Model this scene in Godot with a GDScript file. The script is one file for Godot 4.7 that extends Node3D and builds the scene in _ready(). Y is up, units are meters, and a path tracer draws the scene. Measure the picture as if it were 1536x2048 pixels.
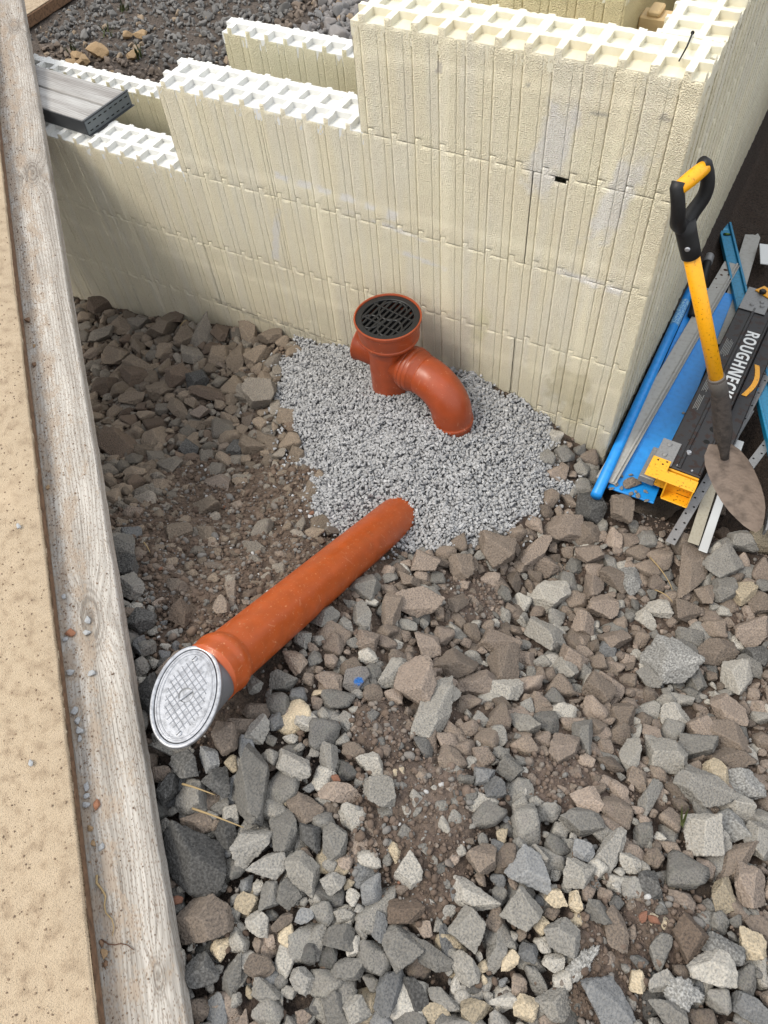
extends Node3D

const P := 0.0625          # pitch of the studs on the foam blocks
const H := 0.24807         # height of one course
const TH := 0.0155         # height of a stud
const CELL := P / 12.0
var nz := FastNoiseLite.new()
var nc := FastNoiseLite.new()
var rng := RandomNumberGenerator.new()
var M := {}
var rocks: Array = []
var small_rocks: Array = []
var tiny_rocks: Array = []
var stone_mats: Array = []
const TONES := [Color(0.43, 0.425, 0.415), Color(0.56, 0.55, 0.53), Color(0.70, 0.685, 0.655), Color(0.545, 0.495, 0.45), Color(0.47, 0.41, 0.36), Color(0.61, 0.555, 0.51), Color(0.765, 0.71, 0.615), Color(0.515, 0.52, 0.525), Color(0.68, 0.675, 0.66), Color(0.57, 0.515, 0.455), Color(0.57, 0.54, 0.50)]  # last two: stones of the hollow, damp and toned for its shade


func _ready() -> void:
	# camera
	var cam := Camera3D.new()
	cam.name = "camera"
	cam.fov = 67.018
	cam.near = 0.05
	cam.far = 200.0
	cam.transform = Transform3D(Basis(Vector3(0.880946, -0.06837, -0.468251), Vector3(-0.353833, 0.56188, -0.747726), Vector3(0.314223, 0.824389, 0.470794)), Vector3(0.18255, 1.75744, 1.52633))
	add_child(cam)
	# overcast sky, weak wide sun, exposure
	var we := WorldEnvironment.new()
	we.name = "world_environment"
	var env := Environment.new()
	env.background_mode = Environment.BG_SKY
	var sky := Sky.new()
	var sm := ProceduralSkyMaterial.new()
	sm.sky_top_color = Color(0.90, 0.915, 0.94)
	sm.sky_horizon_color = Color(0.82, 0.83, 0.84)
	sm.sky_curve = 0.3
	sm.ground_bottom_color = Color(0.3, 0.27, 0.24)
	sm.ground_horizon_color = Color(0.55, 0.53, 0.5)
	sm.sky_energy_multiplier = 1.0
	sm.sun_angle_max = 1.0
	sky.sky_material = sm
	env.sky = sky
	env.tonemap_mode = Environment.TONE_MAPPER_LINEAR
	env.tonemap_exposure = 1.8
	env.sdfgi_enabled = true
	env.ssao_enabled = true
	env.ssil_enabled = true
	we.environment = env
	add_child(we)
	var sun := DirectionalLight3D.new()
	sun.name = "sun"
	sun.light_energy = 0.5
	sun.light_color = Color(1.0, 0.97, 0.92)
	sun.light_angular_distance = 22.0
	sun.shadow_enabled = true
	add_child(sun)
	sun.look_at_from_position(Vector3(-0.38, 0.84, 0.40), Vector3.ZERO)

	nz.seed = 7
	nz.noise_type = FastNoiseLite.TYPE_SIMPLEX_SMOOTH
	nz.frequency = 1.0
	nz.fractal_octaves = 3
	nc.seed = 3
	nc.noise_type = FastNoiseLite.TYPE_CELLULAR
	nc.frequency = 1.0
	nc.cellular_return_type = FastNoiseLite.RETURN_DISTANCE
	nc.fractal_type = FastNoiseLite.FRACTAL_NONE
	rng.seed = 11

	build_materials()
	build_rocks()
	build_ground()
	build_wall()
	build_walkway()
	build_plank()
	build_gully()
	build_rodding_pipe()
	build_gravel()
	build_stones()
	build_tools()
	build_spade()
	build_inside()
	build_details()


# ---------- naming ----------
var taken := {}
func numbered(called: String) -> String:
	var n: int = taken.get(called, 0)
	taken[called] = n + 1
	return called if n == 0 else "%s_%03d" % [called, n]


func tag(o: Node, label := "", category := "", group := "", kind := "") -> void:
	if label: o.set_meta("label", label)
	if category: o.set_meta("category", category)
	if group: o.set_meta("group", group)
	if kind: o.set_meta("kind", kind)


func thing(called: String, label: String, category: String, xf := Transform3D(), group := "") -> Node3D:
	var o := Node3D.new()
	o.name = numbered(called)
	add_child(o)
	o.transform = xf
	tag(o, label, category, group)
	return o


func obj(called: String, mesh: Mesh, mat: Material, parent: Node = null, xf := Transform3D()) -> MeshInstance3D:
	var o := MeshInstance3D.new()
	o.mesh = mesh
	o.material_override = mat
	o.transform = xf
	if parent == null:
		o.name = numbered(called)
		add_child(o)
	else:
		o.name = called
		var n := 1
		while parent.has_node(NodePath(String(o.name))):
			o.name = "%s_%03d" % [called, n]
			n += 1
		parent.add_child(o, true)
	return o


# ---------- materials ----------
func noise_tex(kind: int, freq: float, oct: int, ramp: Array, size := 512, seed_ := 1, normal := 0.0, warp := 0.0) -> NoiseTexture2D:
	var f := FastNoiseLite.new()
	f.noise_type = kind as FastNoiseLite.NoiseType
	f.frequency = freq
	f.seed = seed_
	if oct > 1:
		f.fractal_type = FastNoiseLite.FRACTAL_FBM
		f.fractal_octaves = oct
	else:
		f.fractal_type = FastNoiseLite.FRACTAL_NONE
	if warp > 0.0:
		f.domain_warp_enabled = true
		f.domain_warp_amplitude = warp
		f.domain_warp_frequency = freq
	if kind == FastNoiseLite.TYPE_CELLULAR:
		f.cellular_return_type = FastNoiseLite.RETURN_DISTANCE
	var t := NoiseTexture2D.new()
	t.width = size
	t.height = size
	t.seamless = true
	t.seamless_blend_skirt = 0.15
	t.noise = f
	if normal > 0.0:
		t.as_normal_map = true
		t.bump_strength = normal
	elif ramp.size():
		var g := Gradient.new()
		var offs := PackedFloat32Array()
		var cols := PackedColorArray()
		for r in ramp:
			offs.append(r[0])
			cols.append(r[1])
		g.offsets = offs
		g.colors = cols
		t.color_ramp = g
	return t


func mat(c: Color, rough := 0.8, metal := 0.0) -> StandardMaterial3D:
	var m := StandardMaterial3D.new()
	m.albedo_color = c
	m.roughness = rough
	m.metallic = metal
	return m


func tri(m: StandardMaterial3D, scale: float, albedo: Texture2D = null, normal: Texture2D = null, ns := 1.0, world := true) -> StandardMaterial3D:
	m.uv1_triplanar = true
	m.uv1_world_triplanar = world
	m.uv1_scale = Vector3.ONE * scale
	if albedo: m.albedo_texture = albedo
	if normal:
		m.normal_enabled = true
		m.normal_texture = normal
		m.normal_scale = ns
	return m


func grey(v: float) -> Color:
	return Color(v, v, v)


func build_materials() -> void:
	var S := FastNoiseLite.TYPE_SIMPLEX_SMOOTH
	var CE := FastNoiseLite.TYPE_CELLULAR
	# stone: fine grain over broad mottling
	var rock_a := noise_tex(S, 0.07, 6, [[0.0, grey(0.58)], [0.32, grey(0.82)], [0.5, grey(0.93)], [0.68, Color(1, 0.985, 0.96)], [1.0, grey(1.0)]], 1024, 5)
	var rock_n := noise_tex(S, 0.06, 6, [], 1024, 9, 12.0)
	M.rock_a = rock_a
	M.rock_n = rock_n
	var speck := noise_tex(S, 0.06, 6, [[0.0, grey(0.5)], [0.42, grey(0.74)], [0.55, grey(0.86)], [0.68, grey(1.0)], [1.0, grey(1.0)]], 1024, 25)
	for i in TONES.size():
		for f: float in [0.9, 1.0, 0.82, 1.05 if i in [2, 6, 8] else 1.12]:
			stone_mats.append(tri(mat((TONES[i] as Color) * Color(f, f, f), 0.93), 2.6, speck if i == 8 or i == 0 else rock_a, rock_n, 1.0))
			stone_mats[stone_mats.size() - 1].vertex_color_use_as_albedo = true
	M.rock_v = tri(mat(Color.WHITE, 0.95), 3.0, rock_a, rock_n, 1.0)
	M.rock_v.vertex_color_use_as_albedo = true
	M.chip = tri(mat(Color.WHITE, 0.9), 9.0, rock_a, null)
	M.chip.vertex_color_use_as_albedo = true
	# soil
	M.soil = tri(mat(Color.WHITE, 0.97), 2.2, noise_tex(S, 0.03, 6, [[0.0, grey(0.45)], [0.5, grey(0.85)], [1.0, grey(1.0)]], 1024, 31), noise_tex(S, 0.06, 6, [], 1024, 33, 14.0), 1.0)
	M.soil.vertex_color_use_as_albedo = true
	# foam: moulded bead skin
	var bead := noise_tex(S, 0.10, 3, [], 1024, 41, 17.0)
	var foam_a := noise_tex(S, 0.10, 3, [[0.0, Color(0.80, 0.77, 0.70)], [0.3, Color(0.92, 0.905, 0.87)], [0.5, Color(0.985, 0.98, 0.97)], [1.0, grey(1.0)]], 1024, 41)
	M.foam = tri(mat(Color.WHITE, 0.9), 2.6, foam_a, bead, 1.0)
	M.foam.vertex_color_use_as_albedo = true
	M.foam_top = tri(mat(Color.WHITE, 0.85), 5.0, null, bead, 0.6)
	M.foam_top.vertex_color_use_as_albedo = true
	# plastics
	var scuff := noise_tex(S, 0.02, 6, [[0.0, grey(0.78)], [0.5, grey(0.95)], [0.72, grey(1.0)], [1.0, grey(1.0)]], 512, 51)
	var dustr := noise_tex(S, 0.012, 5, [[0.0, grey(0.24)], [0.5, grey(0.36)], [1.0, grey(0.62)]], 512, 52)
	M.pipe = tri(mat(Color.WHITE, 1.0), 3.6, pipe_tex(Color(0.70, 0.315, 0.10)), null)
	M.pipe.roughness_texture = dustr
	M.pipe.metallic_specular = 0.5
	M.gully = tri(mat(Color.WHITE, 1.0), 3.6, pipe_tex(Color(0.64, 0.285, 0.14), 0.35), null)
	M.gully.roughness_texture = dustr
	M.black = tri(mat(Color(0.095, 0.095, 0.1), 0.5), 6.0, scuff, null)
	M.rubber = tri(mat(Color(0.07, 0.07, 0.075), 0.55), 8.0, noise_tex(S, 0.02, 6, [[0.0, grey(0.7)], [0.6, grey(1.0)], [0.72, Color(1, 1, 1)], [1.0, grey(1.0)]], 512, 54), null)
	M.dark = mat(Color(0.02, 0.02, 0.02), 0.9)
	M.alu = tri(mat(Color(0.71, 0.715, 0.73), 0.4, 0.75), 6.0, noise_tex(S, 0.02, 6, [[0.0, grey(0.72)], [0.6, grey(0.97)], [1.0, grey(1.0)]], 512, 56), rock_n, 0.12)
	M.galv = tri(mat(Color(0.56, 0.56, 0.56), 0.55, 0.35), 7.0, noise_tex(S, 0.03, 6, [[0.0, grey(0.86)], [0.5, grey(0.96)], [1.0, grey(1.0)]], 512, 57), null)
	M.grey_strip = tri(mat(Color(0.66, 0.655, 0.635), 0.6), 3.0, noise_tex(S, 0.03, 6, [[0.0, Color(0.86, 0.84, 0.80)], [0.4, grey(0.96)], [1.0, grey(1.0)]], 512, 58), null)
	M.blue = tri(mat(Color(0.12, 0.57, 0.90), 0.4), 5.0, noise_tex(S, 0.014, 6, [[0.0, Color(0.72, 0.8, 0.86)], [0.4, grey(0.94)], [1.0, grey(1.0)]], 512, 59), null)
	M.teal = tri(mat(Color(0.12, 0.53, 0.70), 0.42), 6.0, noise_tex(S, 0.02, 6, [[0.0, Color(0.75, 0.7, 0.62)], [0.38, grey(0.92)], [1.0, grey(1.0)]], 512, 60), null)
	M.yellow = tri(mat(Color(0.93, 0.65, 0.05), 0.42), 7.0, noise_tex(S, 0.025, 6, [[0.0, Color(0.35, 0.29, 0.2)], [0.17, Color(0.6, 0.56, 0.5)], [0.21, grey(0.96)], [1.0, grey(1.0)]], 512, 61), null)
	M.chipped = tri(mat(Color(0.94, 0.68, 0.12), 0.45), 9.0, noise_tex(S, 0.02, 5, [[0.0, Color(0.12, 0.08, 0.05)], [0.2, Color(0.2, 0.14, 0.08)], [0.24, Color(0.95, 0.94, 0.9)], [1.0, grey(1.0)]], 512, 62), null)
	M.rusty = tri(mat(Color(0.15, 0.15, 0.16), 0.55, 0.1), 5.0, noise_tex(S, 0.012, 6, [[0.0, Color(1.0, 0.95, 0.9)], [0.62, grey(1.0)], [0.70, Color(1, 0.66, 0.42)], [0.78, Color(1.0, 0.55, 0.25)], [1.0, Color(1, 0.5, 0.2)]], 512, 63), null)
	M.blade = tri(mat(Color(0.57, 0.51, 0.465), 0.8), 3.0, noise_tex(S, 0.012, 8, [[0.0, grey(0.66)], [0.3, grey(0.85)], [0.45, grey(0.93)], [0.6, grey(0.97)], [1.0, grey(1.0)]], 512, 64), noise_tex(S, 0.05, 5, [], 512, 65, 3.0), 0.6)
	M.mud = tri(mat(Color(0.29, 0.26, 0.24), 0.85), 5.0, noise_tex(S, 0.02, 6, [[0.0, grey(0.5)], [0.5, grey(0.85)], [1.0, grey(1.0)]], 512, 66), noise_tex(S, 0.05, 5, [], 512, 67, 6.0), 0.8)
	M.white = mat(Color(0.86, 0.87, 0.87), 0.6)
	M.label_ink = mat(Color(0.62, 0.62, 0.6), 0.7)
	M.wood = wood_mat(1, Color(0.72, 0.70, 0.67), Color(0.44, 0.415, 0.385), true)
	M.wood_grey = wood_mat(2, Color(0.66, 0.655, 0.645), Color(0.42, 0.40, 0.385), false)
	M.ply = tri(mat(Color(0.715, 0.645, 0.55), 0.95), 1.4, noise_tex(S, 0.02, 8, [[0.0, Color(0.74, 0.71, 0.69)], [0.3, Color(0.90, 0.885, 0.87)], [0.5, Color(0.965, 0.96, 0.95)], [1.0, grey(1.0)]], 1024, 71), noise_tex(S, 0.22, 3, [], 1024, 72, 8.0), 0.8)
	M.ply_edge = tri(mat(Color(0.50, 0.385, 0.29), 0.95), 6.0, noise_tex(S, 0.02, 6, [[0.0, grey(0.5)], [0.5, grey(0.88)], [1.0, grey(1.0)]], 512, 73), null)
	M.concrete = tri(mat(Color(0.56, 0.56, 0.55), 0.95), 5.0, speck, rock_n, 1.2)
	M.web = tri(mat(Color(0.88, 0.775, 0.60), 0.95), 5.0, null, bead, 0.6)
	M.stalk = mat(Color(0.58, 0.50, 0.36), 0.9)
	M.leaf = mat(Color(0.25, 0.28, 0.12), 0.8)


func pipe_tex(base: Color, marks := 1.0) -> ImageTexture:
	# clean plastic with dried splashes, specks and a few pale scratches
	var im := Image.create(512, 512, false, Image.FORMAT_RGB8)
	var r := RandomNumberGenerator.new()
	r.seed = 77
	var cl := FastNoiseLite.new()
	cl.frequency = 0.012
	cl.fractal_octaves = 4
	for y in 512:
		for x in 512:
			var a := absf(x - 256.0) / 256.0
			var v: float = 0.9 + 0.1 * cl.get_noise_2d(minf(x, 512 - x) * 1.0 + 900.0 * 0.0, minf(y, 512 - y) * 1.0)
			v = clampf(v + 0.015 * (r.randf() - 0.5), 0.0, 1.0)
			im.set_pixel(x, y, base * Color(v, v * (0.985 + 0.015 * a), v * 0.98))
	for k in int(700 * marks):
		var x := r.randi_range(2, 509)
		var y := r.randi_range(2, 509)
		var c := Color(0.95, 0.85, 0.74) if r.randf() < 0.6 else Color(0.62, 0.5, 0.4)
		var b := im.get_pixel(x, y).lerp(c, r.randf_range(0.3, 1.0))
		var big := r.randf()
		im.set_pixel(x, y, b)
		if big < 0.6: im.set_pixel(x + 1, y, b)
		if big < 0.4: im.set_pixel(x, y + 1, b)
		if big < 0.25:
			im.set_pixel(x + 1, y + 1, b)
			im.set_pixel(x - 1, y, b)
	for k in int(130 * marks):
		var bx := r.randi_range(4, 505)
		var by := r.randi_range(4, 505)
		var br := r.randf_range(0.8, 3.2)
		var bc := base.lerp(Color(0.93, 0.86, 0.78), 0.55) if r.randf() < 0.7 else base.lerp(Color(0.60, 0.5, 0.42), 0.7)
		for dy in range(-4, 5):
			for dx in range(-4, 5):
				if Vector2(dx, dy * 0.8).length() < br * (0.8 + 0.4 * r.randf()): im.set_pixel(bx + dx, by + dy, im.get_pixel(bx + dx, by + dy).lerp(bc, 0.75))
	for k in int(18 * marks):
		var x := r.randf_range(0, 511)
		var y := r.randf_range(0, 511)
		var ang := r.randf_range(0, TAU)
		for s in r.randi_range(12, 60):
			ang += r.randf_range(-0.06, 0.06)
			x += cos(ang) * 0.7
			y += sin(ang) * 0.7
			var xi := posmod(int(x), 512)
			var yi := posmod(int(y), 512)
			im.set_pixel(xi, yi, im.get_pixel(xi, yi).lerp(Color(0.95, 0.85, 0.75), 0.6))
			im.set_pixel((xi + 1) % 512, yi, im.get_pixel((xi + 1) % 512, yi).lerp(Color(0.95, 0.85, 0.75), 0.3))
	return ImageTexture.create_from_image(im)


func wood_mat(seed_: int, pale: Color, dark: Color, dirty: bool) -> StandardMaterial3D:
	# u: 0..0.25 m across, v: 0..4 m along
	var w := 256
	var h := 1536
	var im := Image.create(w, h, false, Image.FORMAT_RGB8)
	var a := FastNoiseLite.new()
	a.seed = seed_
	a.frequency = 1.0
	a.fractal_octaves = 4
	var knots := [Vector3(0.045, 1.55, 0.022), Vector3(0.056, 2.97, 0.028), Vector3(0.035, 0.74, 0.02), Vector3(0.17, 2.2, 0.02), Vector3(0.03, 3.6, 0.012)]
	for y in h:
		for x in w:
			var u := 0.25 * x / w
			var v := 4.0 * y / h
			var g := u + 0.012 * a.get_noise_2d(u * 6.0, v * 1.1)
			var kn := 0.0
			for k: Vector3 in knots:
				var du := (u - k.x) / k.z
				var dv := (v - k.y) / (k.z * 2.6)
				var e := exp(-(du * du + dv * dv) * 0.55)
				g += e * k.z * 1.9 * signf(du) * (1.0 - exp(-absf(du) * 2.0))
				if du * du + dv * dv < 1.6:
					kn = maxf(kn, 1.0 - (du * du + dv * dv) / 1.6)
			var band := a.get_noise_2d(u * 16.0 + 31.0, v * 0.55)
			var ring := 0.5 + 0.5 * sin(g * TAU / 0.0075 + 3.0 * a.get_noise_2d(u * 20.0, v * 2.0))
			var fib := a.get_noise_2d(u * 420.0, v * 9.0)
			var crack := smoothstep(0.34, 0.48, a.get_noise_2d(g * 260.0, v * 3.2 + 70.0))
			var t := clampf(0.24 + 0.42 * band + 0.30 * (1.0 - ring) * (1.0 - ring) - 0.32 * fib + 0.36 * crack, 0.0, 1.0)
			t = clampf(t + 0.85 * kn * (0.6 + 0.4 * sin(kn * 26.0)) + 0.22 * a.get_noise_2d(u * 14.0, v * 3.0), 0.0, 1.0)
			var c := pale.lerp(dark, t)
			if dirty:
				var across := smoothstep(0.015, 0.085, u)
				var far := smoothstep(1.9, 0.6, v)
				var blot := a.get_noise_2d(u * 30.0 + 9.0, v * 12.0) + 0.6 * a.get_noise_2d(u * 160.0, v * 150.0)
				var d := clampf((1.3 * blot + 0.8 * across - 0.5 + 0.2 * far) * 1.2, 0.0, 0.7)
				c = c.lerp(Color(0.59, 0.53, 0.465), d)
				var sp := a.get_noise_2d(u * 330.0 + 50.0, v * 330.0)
				if sp > 0.36 - 0.12 * far: c = c.lerp(Color(0.36, 0.285, 0.225), 0.6)
			im.set_pixel(x, y, c)
	var m := mat(Color.WHITE, 0.92)
	m.albedo_texture = ImageTexture.create_from_image(im)
	var nm: Image = im.duplicate()
	nm.bump_map_to_normal_map(2.2)
	m.normal_enabled = true
	m.normal_texture = ImageTexture.create_from_image(nm)
	m.normal_scale = 0.9
	return m


# ---------- shapes ----------
func quad(st: SurfaceTool, a: Vector3, b: Vector3, c: Vector3, d: Vector3, uv := Rect2(0, 0, 1, 1)) -> void:
	# a b c d run clockwise as seen from outside
	var us := [uv.position, Vector2(uv.end.x, uv.position.y), uv.end, Vector2(uv.position.x, uv.end.y)]
	var ps := [a, b, c, d]
	for i in [0, 1, 2, 0, 2, 3]:
		st.set_uv(us[i])
		st.add_vertex(ps[i])


func begin(smooth := false) -> SurfaceTool:
	var st := SurfaceTool.new()
	st.begin(Mesh.PRIMITIVE_TRIANGLES)
	st.set_smooth_group(0 if smooth else -1)
	return st


func done(st: SurfaceTool) -> ArrayMesh:
	st.generate_normals()
	return st.commit()


# box with chamfered edges, centred
func add_box(st: SurfaceTool, c: Vector3, s: Vector3, bev := 0.001, basis := Basis.IDENTITY) -> void:
	var h := s * 0.5
	var b := minf(bev, minf(h.x, minf(h.y, h.z)) * 0.9)
	var f := func(x: float, y: float, z: float) -> Vector3: return c + basis * Vector3(x, y, z)
	var i := h - Vector3.ONE * b
	for axis in 3:
		for sg: float in [-1.0, 1.0]:
			var ax := Vector3.ZERO
			ax[axis] = sg * h[axis]
			var u := Vector3.ZERO
			var v := Vector3.ZERO
			u[(axis + 1) % 3] = i[(axis + 1) % 3]
			v[(axis + 2) % 3] = i[(axis + 2) % 3]
			var p: Array = [ax - u - v, ax + u - v, ax + u + v, ax - u + v]
			var q: Array = []
			for k in 4: q.append(c + basis * (p[k] as Vector3))
			if sg > 0: quad(st, q[0], q[3], q[2], q[1])
			else: quad(st, q[0], q[1], q[2], q[3])
	# edges
	for axis in 3:
		var a1 := (axis + 1) % 3
		var a2 := (axis + 2) % 3
		for s1: float in [-1.0, 1.0]:
			for s2: float in [-1.0, 1.0]:
				var e := Vector3.ZERO
				e[axis] = i[axis]
				var m := Vector3.ZERO
				m[a1] = s1 * h[a1]
				m[a2] = s2 * i[a2]
				var n := Vector3.ZERO
				n[a1] = s1 * i[a1]
				n[a2] = s2 * h[a2]
				var q: Array = [m - e, m + e, n + e, n - e]
				for k in 4: q[k] = c + basis * (q[k] as Vector3)
				if s1 * s2 > 0: quad(st, q[0], q[1], q[2], q[3])
				else: quad(st, q[3], q[2], q[1], q[0])
	# corners
	for sx: float in [-1.0, 1.0]:
		for sy: float in [-1.0, 1.0]:
			for sz: float in [-1.0, 1.0]:
				var t: Array = [f.call(sx * h.x, sy * i.y, sz * i.z), f.call(sx * i.x, sy * h.y, sz * i.z), f.call(sx * i.x, sy * i.y, sz * h.z)]
				if sx * sy * sz > 0: t.reverse()
				for k in 3:
					st.set_uv(Vector2.ZERO)
					st.add_vertex(t[k])


func box_mesh(s: Vector3, bev := 0.001, c := Vector3.ZERO) -> ArrayMesh:
	var st := begin()
	add_box(st, c, s, bev)
	return done(st)


# tube swept along points; radii per point; closed ends
func add_tube(st: SurfaceTool, pts: Array, radii: Array, seg := 24, cap := true) -> void:
	var n := pts.size()
	var rings: Array = []
	var nrm := Vector3.ZERO
	for k in n:
		var d: Vector3 = ((pts[mini(k + 1, n - 1)] as Vector3) - (pts[maxi(k - 1, 0)] as Vector3))
		if d.length() < 1e-7:
			d = (pts[n - 1] as Vector3) - (pts[0] as Vector3)
		d = d.normalized()
		if k == 0:
			nrm = d.cross(Vector3(0.13, 0.97, 0.21)).normalized()
			if nrm.length() < 0.1: nrm = d.cross(Vector3.RIGHT).normalized()
		nrm = (nrm - d * nrm.dot(d)).normalized()
		var b := d.cross(nrm)
		var ring: Array = []
		for s in seg:
			var a := TAU * s / seg
			ring.append((pts[k] as Vector3) + (nrm * cos(a) + b * sin(a)) * (radii[k] as float))
		rings.append(ring)
	for k in n - 1:
		for s in seg:
			var t := (s + 1) % seg
			quad(st, rings[k][s], rings[k + 1][s], rings[k + 1][t], rings[k][t])
	if cap:
		for e in [0, n - 1]:
			if (radii[e] as float) < 1e-5: continue
			for s in seg:
				var t := (s + 1) % seg
				var tri_: Array = [pts[e], rings[e][s], rings[e][t]]
				if e != 0: tri_.reverse()
				for q in 3:
					st.set_uv(Vector2.ZERO)
					st.add_vertex(tri_[q])


func tube_mesh(pts: Array, radii: Array, seg := 24, cap := true, smooth := true) -> ArrayMesh:
	var st := begin(smooth)
	add_tube(st, pts, radii, seg, cap)
	return done(st)


# surface of revolution about y: profile of (radius, height)
func lathe_mesh(prof: Array, seg := 48) -> ArrayMesh:
	var st := begin(false)
	for k in prof.size() - 1:
		st.set_smooth_group(k)
		var a: Vector2 = prof[k]
		var b: Vector2 = prof[k + 1]
		for s in seg:
			var t0 := TAU * s / seg
			var t1 := TAU * (s + 1) / seg
			quad(st, Vector3(a.x * cos(t0), a.y, a.x * sin(t0)), Vector3(b.x * cos(t0), b.y, b.x * sin(t0)), Vector3(b.x * cos(t1), b.y, b.x * sin(t1)), Vector3(a.x * cos(t1), a.y, a.x * sin(t1)))
	return done(st)


# board: long along +z from 0 to len, x from 0 (right edge) to -w, top at y 0; slightly worn
func board_mesh(w: float, th: float, ln: float, wear: float, segs: int, seed_: int, v0 := 0.0) -> ArrayMesh:
	var nn := FastNoiseLite.new()
	nn.seed = seed_
	nn.frequency = 1.0
	nn.fractal_octaves = 4
	var sec: Array = [Vector2(0.0, -th), Vector2(0.0, -0.012), Vector2(-0.0008, -0.0022), Vector2(-0.0032, 0.0)]
	var nx := 12
	for k in range(1, nx): sec.append(Vector2(-0.006 - (w - 0.012) * k / nx, 0.0))
	sec.append(Vector2(-w + 0.006, 0.0))
	sec.append(Vector2(-w, -0.006))
	sec.append(Vector2(-w, -th))
	var st := begin(true)
	var rows: Array = []
	for k in segs + 1:
		var z := ln * k / segs
		var row: Array = []
		for i in sec.size():
			var p: Vector2 = sec[i]
			var edge := 1.0 if i < 4 or i > sec.size() - 4 else 0.25
			var dx := wear * edge * (nn.get_noise_2d(z * 3.0, 1.0) + 0.6 * nn.get_noise_2d(z * 26.0, i * 0.7))
			var dy := wear * 0.5 * (nn.get_noise_3d(z * 6.0, p.x * 30.0, 5.0) + 0.8 * nn.get_noise_3d(z * 40.0, p.x * 90.0, 9.0))
			if i == 0 or i == sec.size() - 1: dy = 0.0
			row.append(Vector3(p.x + dx, p.y + dy, z))
		rows.append(row)
	for k in segs:
		for i in sec.size() - 1:
			var u0: float = -(sec[i] as Vector2).x + (-(sec[i] as Vector2).y if i < 2 else 0.0)
			var u1: float = -(sec[i + 1] as Vector2).x + (-(sec[i + 1] as Vector2).y if i + 1 < 2 else 0.0)
			var z0 := ln * k / segs
			var z1 := ln * (k + 1) / segs
			var us: Array = [Vector2(u0 / 0.25, (v0 + z0) / 4.0), Vector2(u0 / 0.25, (v0 + z1) / 4.0), Vector2(u1 / 0.25, (v0 + z1) / 4.0), Vector2(u1 / 0.25, (v0 + z0) / 4.0)]
			var ps: Array = [rows[k][i], rows[k + 1][i], rows[k + 1][i + 1], rows[k][i + 1]]
			for q in [0, 1, 2, 0, 2, 3]:
				st.set_uv(us[q])
				st.add_vertex(ps[q])
		# underside
	for e in [0, segs]:
		var c := Vector3(-w * 0.5, -th * 0.5, ln * e / segs)
		for i in sec.size() - 1:
			var t: Array = [c, rows[e][i], rows[e][i + 1]]
			if e != 0: t.reverse()
			for q in 3:
				st.set_uv(Vector2((t[q] as Vector3).x * -4.0, 0.02 * (t[q] as Vector3).y))
				st.add_vertex(t[q])
	quad(st, Vector3(0, -th, 0), Vector3(-w, -th, 0), Vector3(-w, -th, ln), Vector3(0, -th, ln))
	st.generate_normals()
	st.generate_tangents()
	return st.commit()


# transform whose z runs from a towards b, y as near to up as it goes
func along(a: Vector3, b: Vector3, up := Vector3.UP) -> Transform3D:
	var z := (b - a).normalized()
	var x := up.cross(z).normalized()
	var y := z.cross(x)
	return Transform3D(Basis(x, y, z), a)


# ---------- stones ----------
func ico(sub: int) -> Array:
	var t := (1.0 + sqrt(5.0)) / 2.0
	var vs: Array = [Vector3(-1, t, 0), Vector3(1, t, 0), Vector3(-1, -t, 0), Vector3(1, -t, 0), Vector3(0, -1, t), Vector3(0, 1, t), Vector3(0, -1, -t), Vector3(0, 1, -t), Vector3(t, 0, -1), Vector3(t, 0, 1), Vector3(-t, 0, -1), Vector3(-t, 0, 1)]
	for i in vs.size(): vs[i] = (vs[i] as Vector3).normalized()
	var fs: Array = [[0, 11, 5], [0, 5, 1], [0, 1, 7], [0, 7, 10], [0, 10, 11], [1, 5, 9], [5, 11, 4], [11, 10, 2], [10, 7, 6], [7, 1, 8], [3, 9, 4], [3, 4, 2], [3, 2, 6], [3, 6, 8], [3, 8, 9], [4, 9, 5], [2, 4, 11], [6, 2, 10], [8, 6, 7], [9, 8, 1]]
	for s in sub:
		var mid := {}
		var out: Array = []
		for f: Array in fs:
			var m: Array = []
			for e in 3:
				var a: int = f[e]
				var b: int = f[(e + 1) % 3]
				var key := mini(a, b) * 100000 + maxi(a, b)
				if not mid.has(key):
					mid[key] = vs.size()
					vs.append(((vs[a] as Vector3) + (vs[b] as Vector3)).normalized())
				m.append(mid[key])
			out.append([f[0], m[0], m[2]])
			out.append([m[0], f[1], m[1]])
			out.append([m[2], m[1], f[2]])
			out.append([m[0], m[1], m[2]])
		fs = out
	return [vs, fs]


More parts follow.
